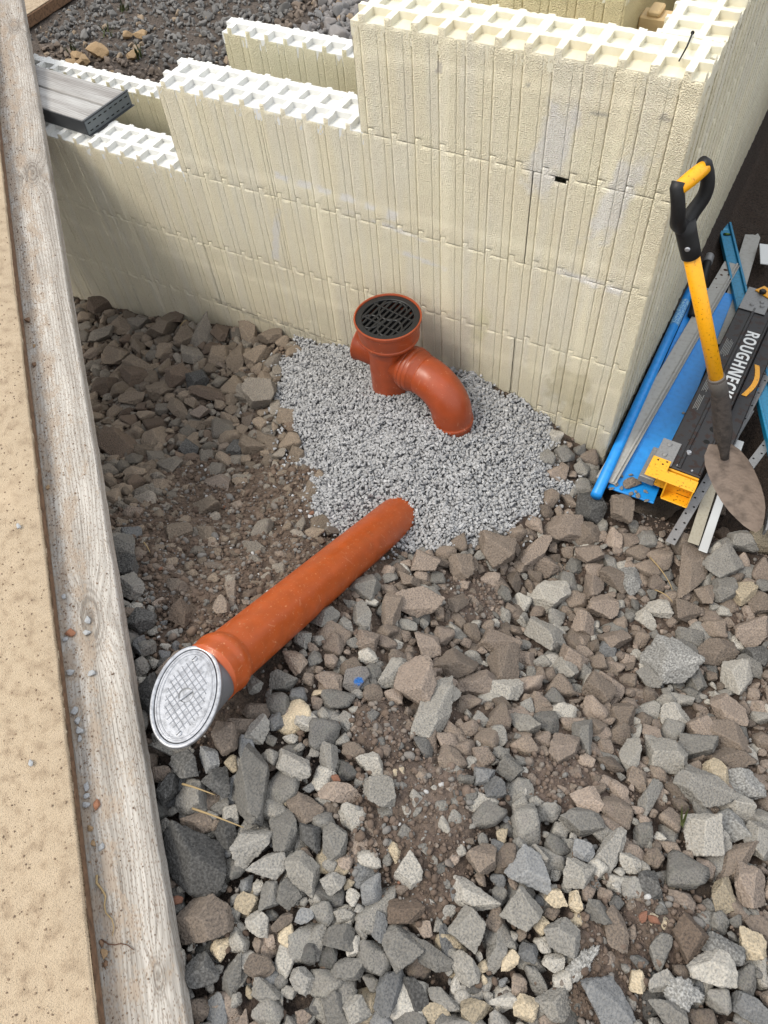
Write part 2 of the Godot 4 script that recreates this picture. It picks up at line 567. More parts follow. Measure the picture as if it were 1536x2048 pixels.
# an angular broken stone filling a box of size 1: flat faces of a random convex body with worn edges
func rock(seed_: int, base: Array, faces: int, sharp: float, rough: float, paint := 0.0) -> ArrayMesh:
	var r := RandomNumberGenerator.new()
	r.seed = seed_ * 7919 + 13
	var pn: Array = []
	var pc: Array = []
	for k in faces:
		var y := 1.0 - 2.0 * (k + 0.5) / faces
		var a := 2.39996 * k + r.randf_range(-0.5, 0.5)
		var s := sqrt(1.0 - y * y)
		var d := (Vector3(s * cos(a), y, s * sin(a)) + Vector3(r.randfn(), r.randfn(), r.randfn()) * 0.28).normalized()
		pn.append(d)
		pc.append(r.randf_range(0.62, 1.0))
	var vs: Array = base[0]
	var P3 := PackedVector3Array()
	var A3 := PackedVector3Array()
	var E3 := PackedFloat32Array()
	var off := Vector3(seed_ * 3.7, seed_ * 1.3, 0)
	for v: Vector3 in vs:
		var sum := 0.0
		var gr := Vector3.ZERO
		var big := 0.0
		var tot := 0.0
		for k in faces:
			var q: float = (pn[k] as Vector3).dot(v) / (pc[k] as float)
			if q > 0.0:
				sum += pow(q, sharp)
				gr += (pn[k] as Vector3) / (pc[k] as float) * pow(q, sharp * 1.6)
				var wt := pow(q, sharp * 0.8)
				tot += wt
				big = maxf(big, wt)
		var rad := pow(sum, -1.0 / sharp)
		rad = minf(rad, 1.7)
		var n3 := v * rad
		rad *= 1.0 + rough * (0.6 * nz.get_noise_3dv(n3 * 1.6 + off) + 0.55 * nz.get_noise_3dv(n3 * 5.0 + off) + 0.25 * nz.get_noise_3dv(n3 * 13.0 + off))
		P3.append(v * rad)
		A3.append(gr.normalized())
		E3.append(1.0 - big / maxf(tot, 1e-9))
	var lo := P3[0]
	var hi := P3[0]
	for p in P3:
		lo = lo.min(p)
		hi = hi.max(p)
	for i in P3.size(): P3[i] = (P3[i] - (lo + hi) * 0.5) / (hi - lo)
	var N3 := PackedVector3Array()
	N3.resize(P3.size())
	var I := PackedInt32Array()
	for f: Array in base[1]:
		var a := P3[f[0]]
		var n := (P3[f[2]] - a).cross(P3[f[1]] - a)
		if n.dot(a) < 0: n = -n
		for k in 3: N3[f[k]] += n
		I.append(f[0])
		I.append(f[2])
		I.append(f[1])
	# keep faces flat and edges crisp: lean each normal back towards its dominant face
	for i in N3.size():
		N3[i] = (N3[i].normalized() * 0.5 + (A3[i] * (hi - lo)).normalized() * 0.5).normalized()
	var arr := []
	arr.resize(Mesh.ARRAY_MAX)
	arr[Mesh.ARRAY_VERTEX] = P3
	arr[Mesh.ARRAY_NORMAL] = N3
	arr[Mesh.ARRAY_INDEX] = I
	var cols := PackedColorArray()
	for i in P3.size():
		var e := smoothstep(0.15, 0.5, E3[i])
		var f := 0.86 + 0.22 * e + 0.10 * nz.get_noise_3dv(P3[i] * 4.0 + off)
		cols.append(Color(f, f, f))
	arr[Mesh.ARRAY_COLOR] = cols
	if paint > 0.0:
		cols = PackedColorArray()
		for i in P3.size():
			var q := P3[i]
			var w := smoothstep(0.2, 0.1, Vector2(q.x - 0.05, q.z - 0.22).length() + 0.08 * nz.get_noise_3dv(q * 6.0)) if q.y > -0.1 else 0.0
			cols.append(Color(0.19, 0.18, 0.17).lerp(Color(0.02, 0.13, 0.42), w))
		arr[Mesh.ARRAY_COLOR] = cols
	var m := ArrayMesh.new()
	m.add_surface_from_arrays(Mesh.PRIMITIVE_TRIANGLES, arr)
	return m


func build_rocks() -> void:
	var b3 := ico(4)
	var b2 := ico(2)
	for i in 34: rocks.append(rock(i, b3, 8 + i % 6, 30.0, 0.12))
	for i in 14: small_rocks.append(rock(100 + i, b2, 8 + i % 5, 22.0, 0.12))
	for i in 10: tiny_rocks.append(rock(200 + i, ico(1), 8, 18.0, 0.1))
	M.chip_mesh = rock(301, ico(2), 7, 26.0, 0.06)
	M.clod_mesh = rock(302, ico(1), 14, 6.0, 0.3)
	M.crust_mesh = rock(303, b3, 22, 5.0, 0.55)
	M.painted = rock(304, b3, 10, 20.0, 0.05, 1.0)


# ---------- ground ----------
const WX := [-4.0, -2.19, -1.79, -1.41, -1.09, -0.75, -0.47, -0.3, -0.17, -0.04, 0.1, 2.0]
const WY := [-0.27, -0.235, -0.183, -0.1, -0.04, 0.02, 0.06, 0.02, -0.05, -0.12, -0.1, -0.05]


func wall_level(x: float) -> float:
	if x <= WX[0]: return WY[0]
	for i in WX.size() - 1:
		if x <= WX[i + 1]:
			return lerpf(WY[i], WY[i + 1], (x - WX[i]) / (WX[i + 1] - WX[i]))
	return WY[WY.size() - 1]


func ground(x: float, z: float) -> float:
	var s := smoothstep(0.45, 1.35, z)
	var g := lerpf(wall_level(x), 0.34, s)
	var t := smoothstep(0.17, 0.03, z) * smoothstep(-0.04, 0.02, x)
	var shading_bank := smoothstep(0.58, 0.8, x)  # unseen bank right of the trench, raised to shade its floor
	g = g * (1.0 - t * (1.0 - shading_bank)) - 0.25 * t * (1.0 - shading_bank)
	if x > 0.58: g = lerpf(g, 0.42, shading_bank * smoothstep(0.4, 0.0, z))
	g += 0.03 * exp(-(x + 0.62) * (x + 0.62) / 0.03 - (z - 0.2) * (z - 0.2) / 0.02)
	g -= 0.07 * exp(-(x + 0.43) * (x + 0.43) / 0.02 - (z - 0.585) * (z - 0.585) / 0.016)
	if x < -0.3:
		g = lerpf(g, 0.1, smoothstep(-0.36, -0.42, z) * smoothstep(-0.3, -0.34, x))
	return g


func slope_basis(x: float, z: float) -> Basis:
	var e := 0.02
	var n := Vector3(ground(x - e, z) - ground(x + e, z), 2 * e, ground(x, z - e) - ground(x, z + e)).normalized()
	n = (n + Vector3(0, 0.3, 0)).normalized()
	var zz := (Vector3.BACK - n * n.z).normalized()
	return Basis(n.cross(zz), n, zz)


# bare soil shows here: x, z, radius
const BARE := [Vector3(-0.82, 0.74, 0.16), Vector3(-0.61, 0.89, 0.2), Vector3(-0.62, 1.09, 0.14), Vector3(-0.01, 1.25, 0.15), Vector3(0.43, 1.22, 0.08), Vector3(-0.15, 1.13, 0.08), Vector3(-0.15, 0.66, 0.08), Vector3(0.19, 1.06, 0.09), Vector3(-0.75, 0.60, 0.17), Vector3(0.36, 1.33, 0.09), Vector3(-1.0, 0.66, 0.14), Vector3(-0.9, 0.86, 0.16), Vector3(-0.68, 0.98, 0.2), Vector3(0.08, 1.34, 0.07)]


func bare(x: float, z: float) -> float:
	var b := 0.0
	for q: Vector3 in BARE:
		b = maxf(b, smoothstep(1.25, 0.5, Vector2(x - q.x, z - q.y).length() / q.z))
	return clampf(b + 0.35 * nz.get_noise_2d(x * 6.0 + 40.0, z * 6.0), 0.0, 1.0)


var HEAP := PackedVector2Array([Vector2(-1.092, -0.005), Vector2(-1.075, 0.141), Vector2(-1.024, 0.26), Vector2(-0.928, 0.336), Vector2(-0.844, 0.429), Vector2(-0.698, 0.528), Vector2(-0.634, 0.674), Vector2(-0.507, 0.684), Vector2(-0.438, 0.626), Vector2(-0.322, 0.599), Vector2(-0.256, 0.526), Vector2(-0.169, 0.419), Vector2(-0.127, 0.318), Vector2(-0.064, 0.14), Vector2(-0.14, 0.134), Vector2(-0.174, 0.052), Vector2(-0.223, -0.007), Vector2(-0.368, 0.002), Vector2(-0.471, -0.008)])


func in_heap(x: float, z: float) -> bool:
	return Geometry2D.is_point_in_polygon(Vector2(x + 0.05 * nz.get_noise_2d(x * 9.0, z * 9.0), z + 0.035 * nz.get_noise_2d(x * 9.0 + 50.0, z * 9.0)), HEAP)


func build_ground() -> void:
	var xs: Array = []
	var zs: Array = []
	var v := -60.0
	for q: float in [-60.0, -30.0, -14.0, -8.0, -6.0, -5.0, -4.4]: xs.append(q)
	v = -4.0
	while v < -2.4:
		xs.append(v)
		v += 0.08
	while v < 0.85:
		xs.append(v)
		v += 0.014
	for q: float in [1.0, 1.3, 1.8, 2.6, 4.0, 8.0, 16.0, 30.0, 60.0]: xs.append(q)
	for q: float in [-60.0, -30.0, -16.0, -10.0, -7.0, -5.5]: zs.append(q)
	v = -5.0
	while v < -0.1:
		zs.append(v)
		v += 0.05
	while v < 1.75:
		zs.append(v)
		v += 0.014
	for q: float in [1.85, 2.0, 2.3, 2.8, 3.6, 5.0, 8.0, 14.0, 30.0, 60.0]: zs.append(q)
	var V := PackedVector3Array()
	var C := PackedColorArray()
	var I := PackedInt32Array()
	var nxs := xs.size()
	for z: float in zs:
		for x: float in xs:
			var y := ground(x, z)
			var b := bare(x, z)
			var gap_shade := 0.0
			var near := 1.0 if absf(x) < 4.0 and absf(z) < 5.0 else 0.0
			y += near * (0.014 * nz.get_noise_2d(x * 7.0, z * 7.0) + 0.008 * nz.get_noise_2d(x * 30.0, z * 30.0) + 0.004 * nz.get_noise_2d(x * 110.0, z * 110.0))
			y += 0.012 * b - 0.006
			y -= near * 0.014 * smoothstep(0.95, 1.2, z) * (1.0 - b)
			if z > 0.95: gap_shade = smoothstep(0.95, 1.2, z) * (1.0 - b)
			V.append(Vector3(x, y, z))
			var wet := clampf(0.5 + 0.9 * nz.get_noise_2d(x * 4.0 + 7.0, z * 4.0), 0.0, 1.0)
			var c := Color(0.16, 0.115, 0.085).lerp(Color(0.085, 0.058, 0.042), wet)
			if x < -0.4: c = c.lerp(Color(0.20, 0.145, 0.108).lerp(Color(0.13, 0.09, 0.065), wet), b)
			var dry := smoothstep(-0.5, -0.1, x + 0.4 * nz.get_noise_2d(x * 3.0, z * 3.0)) * smoothstep(1.55, 1.0, z)
			c = c.lerp(Color(0.215, 0.165, 0.135).lerp(Color(0.14, 0.10, 0.078), wet), dry * (0.25 + 0.75 * b))
			c = c.lerp(Color(0.07, 0.052, 0.042), 0.8 * gap_shade)  # shade of the near gaps painted into the soil colour
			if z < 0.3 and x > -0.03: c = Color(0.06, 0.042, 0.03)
			if z < -0.3 and x < -0.3: c = Color(0.13, 0.105, 0.085)
			if in_heap(x, z): c = Color(0.21, 0.21, 0.22)
			C.append(c)
	for j in zs.size() - 1:
		for i in nxs - 1:
			var a := j * nxs + i
			for q in [a, a + 1, a + nxs + 1, a, a + nxs + 1, a + nxs]: I.append(q)
	var N := PackedVector3Array()
	N.resize(V.size())
	for k in range(0, I.size(), 3):
		var n := (V[I[k + 2]] - V[I[k]]).cross(V[I[k + 1]] - V[I[k]])
		for q in 3: N[I[k + q]] += n
	for k in N.size(): N[k] = N[k].normalized()
	var arr := []
	arr.resize(Mesh.ARRAY_MAX)
	arr[Mesh.ARRAY_VERTEX] = V
	arr[Mesh.ARRAY_NORMAL] = N
	arr[Mesh.ARRAY_COLOR] = C
	arr[Mesh.ARRAY_INDEX] = I
	var m := ArrayMesh.new()
	m.add_surface_from_arrays(Mesh.PRIMITIVE_TRIANGLES, arr)
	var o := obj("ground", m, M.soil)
	tag(o, "brown trampled soil of the building plot, rising from the wall", "ground", "", "structure")


# ---------- the foam wall ----------
var acc_v := PackedVector3Array()
var acc_c := PackedColorArray()
var acc_i := PackedInt32Array()


func acc_begin() -> void:
	acc_v = PackedVector3Array()
	acc_c = PackedColorArray()
	acc_i = PackedInt32Array()


func acc_quad(a: int, b: int, c: int, d: int) -> void:
	acc_i.append_array([a, b, c, a, c, d])


func acc_done() -> ArrayMesh:
	var N := PackedVector3Array()
	N.resize(acc_v.size())
	for k in range(0, acc_i.size(), 3):
		var n := (acc_v[acc_i[k + 2]] - acc_v[acc_i[k]]).cross(acc_v[acc_i[k + 1]] - acc_v[acc_i[k]])
		for q in 3: N[acc_i[k + q]] += n
	for k in N.size():
		N[k] = N[k].normalized() if N[k].length() > 0.0 else Vector3.UP
	var arr := []
	arr.resize(Mesh.ARRAY_MAX)
	arr[Mesh.ARRAY_VERTEX] = acc_v
	arr[Mesh.ARRAY_NORMAL] = N
	arr[Mesh.ARRAY_COLOR] = acc_c
	arr[Mesh.ARRAY_INDEX] = acc_i
	var m := ArrayMesh.new()
	m.add_surface_from_arrays(Mesh.PRIMITIVE_TRIANGLES, arr)
	return m


func jit(p: Vector3, a: float) -> Vector3:
	return Vector3(nz.get_noise_3dv(p * 110.0), nz.get_noise_3dv(p * 110.0 + Vector3(31, 0, 0)), nz.get_noise_3dv(p * 110.0 + Vector3(0, 57, 0))) * a


# scuffs, splashes, stains and one broad darker patch by the gully: centre x, y, half width, half height, colour
const MARKS := [
	[-1.035, 0.566, 0.022, 0.010, Color(0.90, 0.90, 0.93)], [-0.965, 0.562, 0.024, 0.012, Color(0.90, 0.90, 0.93)], [-0.90, 0.558, 0.022, 0.010, Color(0.90, 0.90, 0.93)], [-0.83, 0.553, 0.022, 0.010, Color(0.90, 0.90, 0.93)], [-0.765, 0.545, 0.016, 0.010, Color(0.90, 0.90, 0.93)], [-0.70, 0.535, 0.014, 0.014, Color(0.90, 0.90, 0.93)],
	[-0.70, 0.497, 0.11, 0.004, Color(0.90, 0.90, 0.93)], [-0.62, 0.424, 0.06, 0.006, Color(0.90, 0.90, 0.93)], [-0.19, 0.50, 0.05, 0.010, Color(0.90, 0.90, 0.93)], [-0.1, 0.49, 0.02, 0.010, Color(0.90, 0.90, 0.93)],
	[-0.20, 0.075, 0.05, 0.022, Color(0.80, 0.78, 0.68)], [-0.17, 0.13, 0.055, 0.07, Color(0.60, 0.54, 0.36)], [-0.135, 0.045, 0.045, 0.05, Color(0.62, 0.56, 0.38)],
	[-1.30, 0.0, 0.12, 0.008, Color(0.36, 0.33, 0.26)], [-1.05, 0.0, 0.12, 0.008, Color(0.40, 0.36, 0.28)], [-1.10, -0.02, 0.08, 0.03, Color(0.60, 0.57, 0.47)],
	[-1.10, 0.35, 0.012, 0.09, Color(0.82, 0.82, 0.84)], [-0.30, 0.80, 0.035, 0.10, Color(0.82, 0.82, 0.84)], [-0.14, 0.72, 0.03, 0.10, Color(0.82, 0.82, 0.84)],
	[-0.36, 0.93, 0.004, 0.004, Color(0.12, 0.11, 0.1)], [-0.075, 0.915, 0.012, 0.006, Color(0.33, 0.31, 0.29)], [-0.21, 0.90, 0.02, 0.004, Color(0.30, 0.29, 0.26)], [-0.56, 0.93, 0.006, 0.012, Color(0.36, 0.33, 0.33)],
	[-0.44, 0.25, 0.02, 0.06, Color(0.76, 0.73, 0.48)], [-0.56, 0.17, 0.10, 0.10, Color(0.66, 0.60, 0.50)],
]


func foam_tint(p: Vector3, kind: int) -> Color:
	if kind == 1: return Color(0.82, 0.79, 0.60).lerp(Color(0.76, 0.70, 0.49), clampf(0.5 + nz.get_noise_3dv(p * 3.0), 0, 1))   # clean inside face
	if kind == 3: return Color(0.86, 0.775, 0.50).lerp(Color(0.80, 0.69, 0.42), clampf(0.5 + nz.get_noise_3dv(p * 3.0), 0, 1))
	var streak := nz.get_noise_3d(p.x * 16.0 + p.z * 16.0, p.y * 2.0, 4.0)
	var blot := nz.get_noise_3dv(p * 3.5)
	var c := Color(0.92, 0.85, 0.65).lerp(Color(0.93, 0.875, 0.675), clampf(0.5 + 0.9 * blot, 0, 1))
	c = c.lerp(Color(0.86, 0.835, 0.74), clampf(0.1 + 0.9 * streak, 0, 0.45))
	c = c.lerp(Color(0.76, 0.69, 0.55), clampf(0.35 * nz.get_noise_3dv(p * 6.0 + Vector3(9, 9, 9)), 0, 0.25))
	c = c.lerp(Color(0.82, 0.745, 0.58), 0.25 * smoothstep(-0.7, -1.7, p.x))
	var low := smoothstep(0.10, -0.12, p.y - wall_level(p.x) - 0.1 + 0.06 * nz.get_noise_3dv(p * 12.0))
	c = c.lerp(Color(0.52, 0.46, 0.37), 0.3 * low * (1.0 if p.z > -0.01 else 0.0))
	if p.z > -0.02:
		for m: Array in MARKS:
			var dx := absf(p.x - (m[0] as float) + 0.25 * ((m[1] as float) - p.y)) / (m[2] as float)
			var dy := absf(p.y - (m[1] as float) + 0.12 * (p.x - (m[0] as float))) / (m[3] as float)
			if dx > 1.6 or dy > 1.6: continue
			var w := smoothstep(1.25, 0.7, maxf(dx, dy) + 0.5 * nz.get_noise_3dv(p * 26.0))
			c = c.lerp(m[4], 0.6 * w)
	return c


# one moulded face: columns along U from sub-pitch ia to ib, rows y0..y1 with studs
func foam_face(O: Vector3, U: Vector3, N: Vector3, ia: int, ib: int, y0: float, y1: float, step: float, kind: int, studs_top: bool, studs_bot: bool, hole := Vector4.ZERO, deep := 1.0, gap := 0.0008) -> void:
	var us: Array = []
	var dz: Array = []
	var stud: Array = []
	for i in range(ia, ib + 1):
		var m := posmod(i, 12)
		var u := i * CELL
		if m == 0 and i > ia and i < ib:
			us.append_array([u - 0.0010 * deep, u - 0.0008 * deep, u + 0.0004, u + 0.0009])
			dz.append_array([-0.0012 * deep * deep, -0.0070 * deep, -0.0070 * deep, 0.0])
			stud.append_array([false, false, true, true])
		elif m == 8 and i > ia and i < ib:
			us.append_array([u - 0.0009 * deep, u - 0.0002, u + 0.0002, u + 0.0008])
			dz.append_array([0.0, -0.0026 * deep, -0.0026 * deep, -0.0012 * deep * deep])
			stud.append_array([false, false, false, false])
		else:
			us.append(u + (gap if i == ia else -gap if i == ib else 0.0))
			dz.append(-0.0012 * deep * deep if m > 8 else 0.0)
			stud.append(m < 3)
	var ys: Array = [y0 + 0.0013, y0 + 0.0044, y0 + TH + 0.0013]
	var y := y0 + TH + 0.0044
	var n := maxi(1, roundi((y1 - 0.0035 - y) / step))
	for k in n: ys.append(y + (y1 - 0.0035 - y) * k / n)
	ys.append_array([y1 - 0.0035, y1, y1 + TH - 0.0035, y1 + TH])
	var nr := ys.size()
	var nu := us.size()
	var has := func(c: int, r: int) -> bool:
		if c < 0 or r < 0 or c >= nu - 1 or r >= nr - 1: return false
		if r < 2 and studs_bot and stud[c]: return false
		if r >= nr - 3 and not (studs_top and stud[c]): return false
		if hole != Vector4.ZERO:
			var cx: float = (us[c] + us[c + 1]) * 0.5
			if cx > hole.x and cx < hole.y and ys[r] > hole.z + hole.w * (cx - hole.x): return false
		return true
	var b := acc_v.size()
	for r in nr:
		for c in nu:
			var p: Vector3 = O + U * (us[c] as float) + Vector3(0, ys[r], 0)
			var k := int(has.call(c, r)) + int(has.call(c - 1, r)) + int(has.call(c, r - 1)) + int(has.call(c - 1, r - 1))
			var d: float = dz[c]
			if k > 0 and k < 4: d = minf(d, -0.0026)
			var q := p + N * d + jit(p, 0.0007)
			if step < 0.012: q += N * (0.0012 * nz.get_noise_3dv(p * 330.0))
			acc_v.append(q)
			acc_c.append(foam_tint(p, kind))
	for r in nr - 1:
		for c in nu - 1:
			if has.call(c, r):
				var a := b + r * nu + c
				acc_quad(a, a + nu, a + nu + 1, a + 1)


# studded top: rows of height over a grid (u sub-pitch cells, depth steps)
func foam_top(O: Vector3, U: Vector3, N: Vector3, ia: int, ib: int, y1: float, depth: Array, kinds: Array, kind: int) -> void:
	# kinds per depth strip: 0 pocket, 1 rib, 2 bump only at studs, 3 lower pocket
	var nu := ib - ia
	var nd := depth.size() - 1
	var hgt := func(c: int, d: int) -> float:
		if c < 0 or d < 0 or c >= nu or d >= nd: return -1.0
		var st := posmod(ia + c, 12) < 3
		var st4 := posmod(ia + c, 12) < 4
		match kinds[d]:
			1: return TH
			2: return TH if st else -1.0
			3: return TH if st4 else 0.003
		return TH if st else 0.0
	var col := func(p: Vector3, hh: float) -> Color:
		var f := clampf(0.5 + nz.get_noise_3dv(p * 9.0), 0, 1)
		if kind == 2: return Color(0.83, 0.83, 0.80).lerp(Color(0.76, 0.76, 0.73), f)
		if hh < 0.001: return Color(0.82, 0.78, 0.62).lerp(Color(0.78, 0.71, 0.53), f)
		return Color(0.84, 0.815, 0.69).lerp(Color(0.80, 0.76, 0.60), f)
	for d in nd:
		for c in nu:
			var hh: float = hgt.call(c, d)
			if hh <= -0.5: continue
			var u0 := (ia + c) * CELL
			var u1 := (ia + c + 1) * CELL
			var ps: Array = []
			for e in [[u0, depth[d]], [u0, depth[d + 1]], [u1, depth[d + 1]], [u1, depth[d]]]:
				ps.append(O + U * (e[0] as float) - N * (e[1] as float) + Vector3(0, y1 + hh, 0))
			var b := acc_v.size()
			for p: Vector3 in ps:
				acc_v.append(p + jit(p, 0.0016) + Vector3(0, 0.0012 * nz.get_noise_3dv(p * 300.0), 0))
				acc_c.append(col.call(p, hh))
			acc_quad(b, b + 1, b + 2, b + 3)
			# side walls where the neighbour is lower
			for q: Array in [[c - 1, d, 0, 1], [c, d + 1, 1, 2], [c + 1, d, 2, 3], [c, d - 1, 3, 0]]:
				var lo: float = hgt.call(q[0], q[1])
				if lo < hh - 0.0005:
					if lo < -0.5: lo = -0.03 if kinds[d] != 2 else -H
					var p0: Vector3 = ps[q[2]]
					var p1: Vector3 = ps[q[3]]
					var e0 := p0 + Vector3(0, lo - hh, 0)
					var e1 := p1 + Vector3(0, lo - hh, 0)
					var w := acc_v.size()
					for p: Vector3 in [p0, e0, e1, p1]:
						acc_v.append(p + jit(p, 0.0016) + (Vector3(0, 0.0012 * nz.get_noise_3dv(p * 300.0), 0)))
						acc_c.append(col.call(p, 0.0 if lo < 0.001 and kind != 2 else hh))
					acc_quad(w, w + 1, w + 2, w + 3)


func acc_plane(a: Vector3, b: Vector3, c: Vector3, d: Vector3, nu: int, nv: int, kind: int) -> void:
	var s := acc_v.size()
	for j in nv + 1:
		for i in nu + 1:
			var p := a.lerp(b, float(i) / nu).lerp(d.lerp(c, float(i) / nu), float(j) / nv)
			acc_v.append(p + jit(p, 0.0015))
			acc_c.append(foam_tint(p, kind))
	for j in nv:
		for i in nu:
			var q := s + j * (nu + 1) + i
			acc_quad(q, q + 1, q + nu + 2, q + nu + 1)


const OUT_D := [0.0015, 0.010, 0.020, 0.030, 0.040, 0.0475, 0.055, 0.067, 0.079, 0.091, 0.104, 0.114, 0.124, 0.131]
const OUT_K := [0, 0, 0, 0, 1, 1, 3, 3, 3, 3, 1, 1, 2]
const IN_D := [0.0015, 0.010, 0.020, 0.030, 0.040, 0.05, 0.058, 0.065]
const IN_K := [0, 0, 0, 1, 1, 1, 2]


func build_wall() -> void:
	var wall := thing("foam_block_wall", "stepped cream wall of grooved hollow foam building blocks with studded tops", "wall")
	var R := Vector3.RIGHT
	var B := Vector3.BACK
	# outer leaf on the front: course, from, to (sub-pitches, corner at -4), top bare
	var list := [[3, -148, -4, 1], [2, -64, -4, 0], [2, -206, -64, 0], [2, -268, -206, 1], [1, -206, -4, 0], [1, -444, -206, 1], [0, -65, -4, 0], [0, -269, -65, 0], [0, -480, -269, 0], [-1, -146, -4, 0], [-1, -350, -146, 0], [-1, -480, -350, 0], [-2, -60, -4, 0]]
	for q: Array in list:
		var c: int = q[0]
		var y0 := c * H
		var ia: int = q[1]
		var ib: int = q[2]
		acc_begin()
		var step := 0.0075
		var hole := Vector4(-0.283, -0.248, y0 + H - 0.020, 0.35) if c == 2 and ib == -4 else Vector4.ZERO
		foam_face(Vector3.ZERO, R, B, ia, ib, y0, y0 + H, step, 0, true, true, hole, 1.0, 0.0022 if (c == 2 and ib == -4) or (c == 0 and ib == -4) else 0.0008)
		var xa := ia * CELL
		var xb := ib * CELL
		# ends and back
		var y1 := y0 + H
		acc_plane(Vector3(xa, y1, -0.124), Vector3(xa, y1, -0.002), Vector3(xa, y0, -0.002), Vector3(xa, y0, -0.124), 10, 20, 0)
		if ib == -4:
			foam_face(Vector3(xb, 0, 0), Vector3.FORWARD, R, 0, 24, y0, y1, 0.012, 0, true, true, Vector4.ZERO, 1.8)
		acc_plane(Vector3(xb, y1, -0.124), Vector3(xa, y1, -0.124), Vector3(xa, y0, -0.124), Vector3(xb, y0, -0.124), 2, 2, 1)
		obj("foam_block", acc_done(), M.foam, wall)
		if c == 3 or c == 2 or c == 1:
			acc_begin()
			# only the stretch that the course above leaves bare
			var ta := ia
			var tb := ib
			if c == 2: tb = -147
			if c == 1: tb = -267
			if tb > ta and q[3] == 1 or (c == 2 and ia == -206):
				if c == 2 and ia == -206: ta = -206
				foam_top(Vector3.ZERO, R, B, ta, mini(tb, ib), y1, OUT_D, OUT_K, 2 if c < 3 else 0)
				obj("studded_top", acc_done(), M.foam_top, wall)
	# inner leaf of the front
	for q: Array in [[3, -140, -51], [2, -268, -51], [1, -480, -268], [1, -268, -51], [0, -480, -51]]:
		var c: int = q[0]
		var y0 := c * H
		var O := Vector3(0, 0, -0.31)
		acc_begin()
		foam_face(O, R, B, q[1], q[2], y0, y0 + H, 0.03, 3 if c == 3 else 1, true, true)
		var xa: float = q[1] * CELL
		var xb: float = q[2] * CELL
		acc_plane(Vector3(xa, y0 + H, -0.368), Vector3(xa, y0 + H, -0.312), Vector3(xa, y0, -0.312), Vector3(xa, y0, -0.368), 4, 8, 1)
		acc_plane(Vector3(xb, y0 + H, -0.368), Vector3(xa, y0 + H, -0.368), Vector3(xa, y0, -0.368), Vector3(xb, y0, -0.368), 20, 4, 1)
		obj("inner_foam_panel", acc_done(), M.foam, wall)
		if c == 3 or (c == 2) or (c == 1 and q[1] < -300):
			acc_begin()
			var tb: int = q[2]
			if c == 2: tb = -141
			if c == 1: tb = -268
			foam_top(O, R, B, q[1], tb, y0 + H, IN_D, IN_K, 2 if c < 3 else 0)
			obj("studded_top", acc_done(), M.foam_top, wall)
	# outer leaf of the side, running away from the corner
	var Fw := Vector3.FORWARD
	for c in range(-2, 4):
		var y0 := c * H
		var at := 24
		var k := 0
		while at < 620:
			var to := mini(620, at + (204 if posmod(c, 2) == 0 or k > 0 else 120))
			acc_begin()
			foam_face(Vector3(-0.0231, 0, 0), Fw, R, at, to, y0, y0 + H, 0.02, 0, true, true, Vector4.ZERO, 2.1)
			obj("foam_block", acc_done(), M.foam, wall)
			if c == 3 and at < 300:
				acc_begin()
				foam_top(Vector3(-0.0231, 0, 0), Fw, R, at, mini(to, 300), y0 + H, OUT_D, OUT_K, 0)
				obj("studded_top", acc_done(), M.foam_top, wall)
			at = to
			k += 1
	# inner leaf of the side and the cross web in its cavity
	acc_begin()
	acc_plane(Vector3(-0.2656, 4 * H, -0.31), Vector3(-0.2656, 4 * H, -3.2), Vector3(-0.2656, 0, -3.2), Vector3(-0.2656, 0, -0.31), 80, 12, 3)
	acc_plane(Vector3(-0.15, 4 * H, -3.2), Vector3(-0.15, 4 * H, -0.125), Vector3(-0.15, 0, -0.125), Vector3(-0.15, 0, -3.2), 60, 8, 1)
	obj("inner_foam_panel", acc_done(), M.foam, wall)
	var st := begin()
	add_box(st, Vector3(-0.208, 0.64, -0.47), Vector3(0.113, 0.50, 0.05), 0.004)
	for k in 2: add_box(st, Vector3(-0.233 + 0.055 * k, 0.8968, -0.47), Vector3(0.030, 0.0136, 0.05), 0.004)
	obj("cross_web", done(st), M.web, wall)
	# concrete already poured low in the cavity
	st = begin()
	add_box(st, Vector3(-1.9, 0.1, -0.217), Vector3(3.0, 0.5, 0.17), 0.01)
	add_box(st, Vector3(-0.23, 0.1, -0.217), Vector3(0.34, 0.5, 0.17), 0.01)
	obj("concrete_fill", done(st), M.concrete, wall)


# ---------- walkway of boards ----------
const BOARD_A := Vector3(-1.9368, 0.59, -0.0307)
const BOARD_D := Vector3(0.7139, -0.0777, 0.6959)


func walk_xf(along_: float, left: float, up: float) -> Transform3D:
	var t := along(BOARD_A, BOARD_A + BOARD_D)
	t.origin += t.basis.z * along_ - t.basis.x * left + t.basis.y * up
	return t


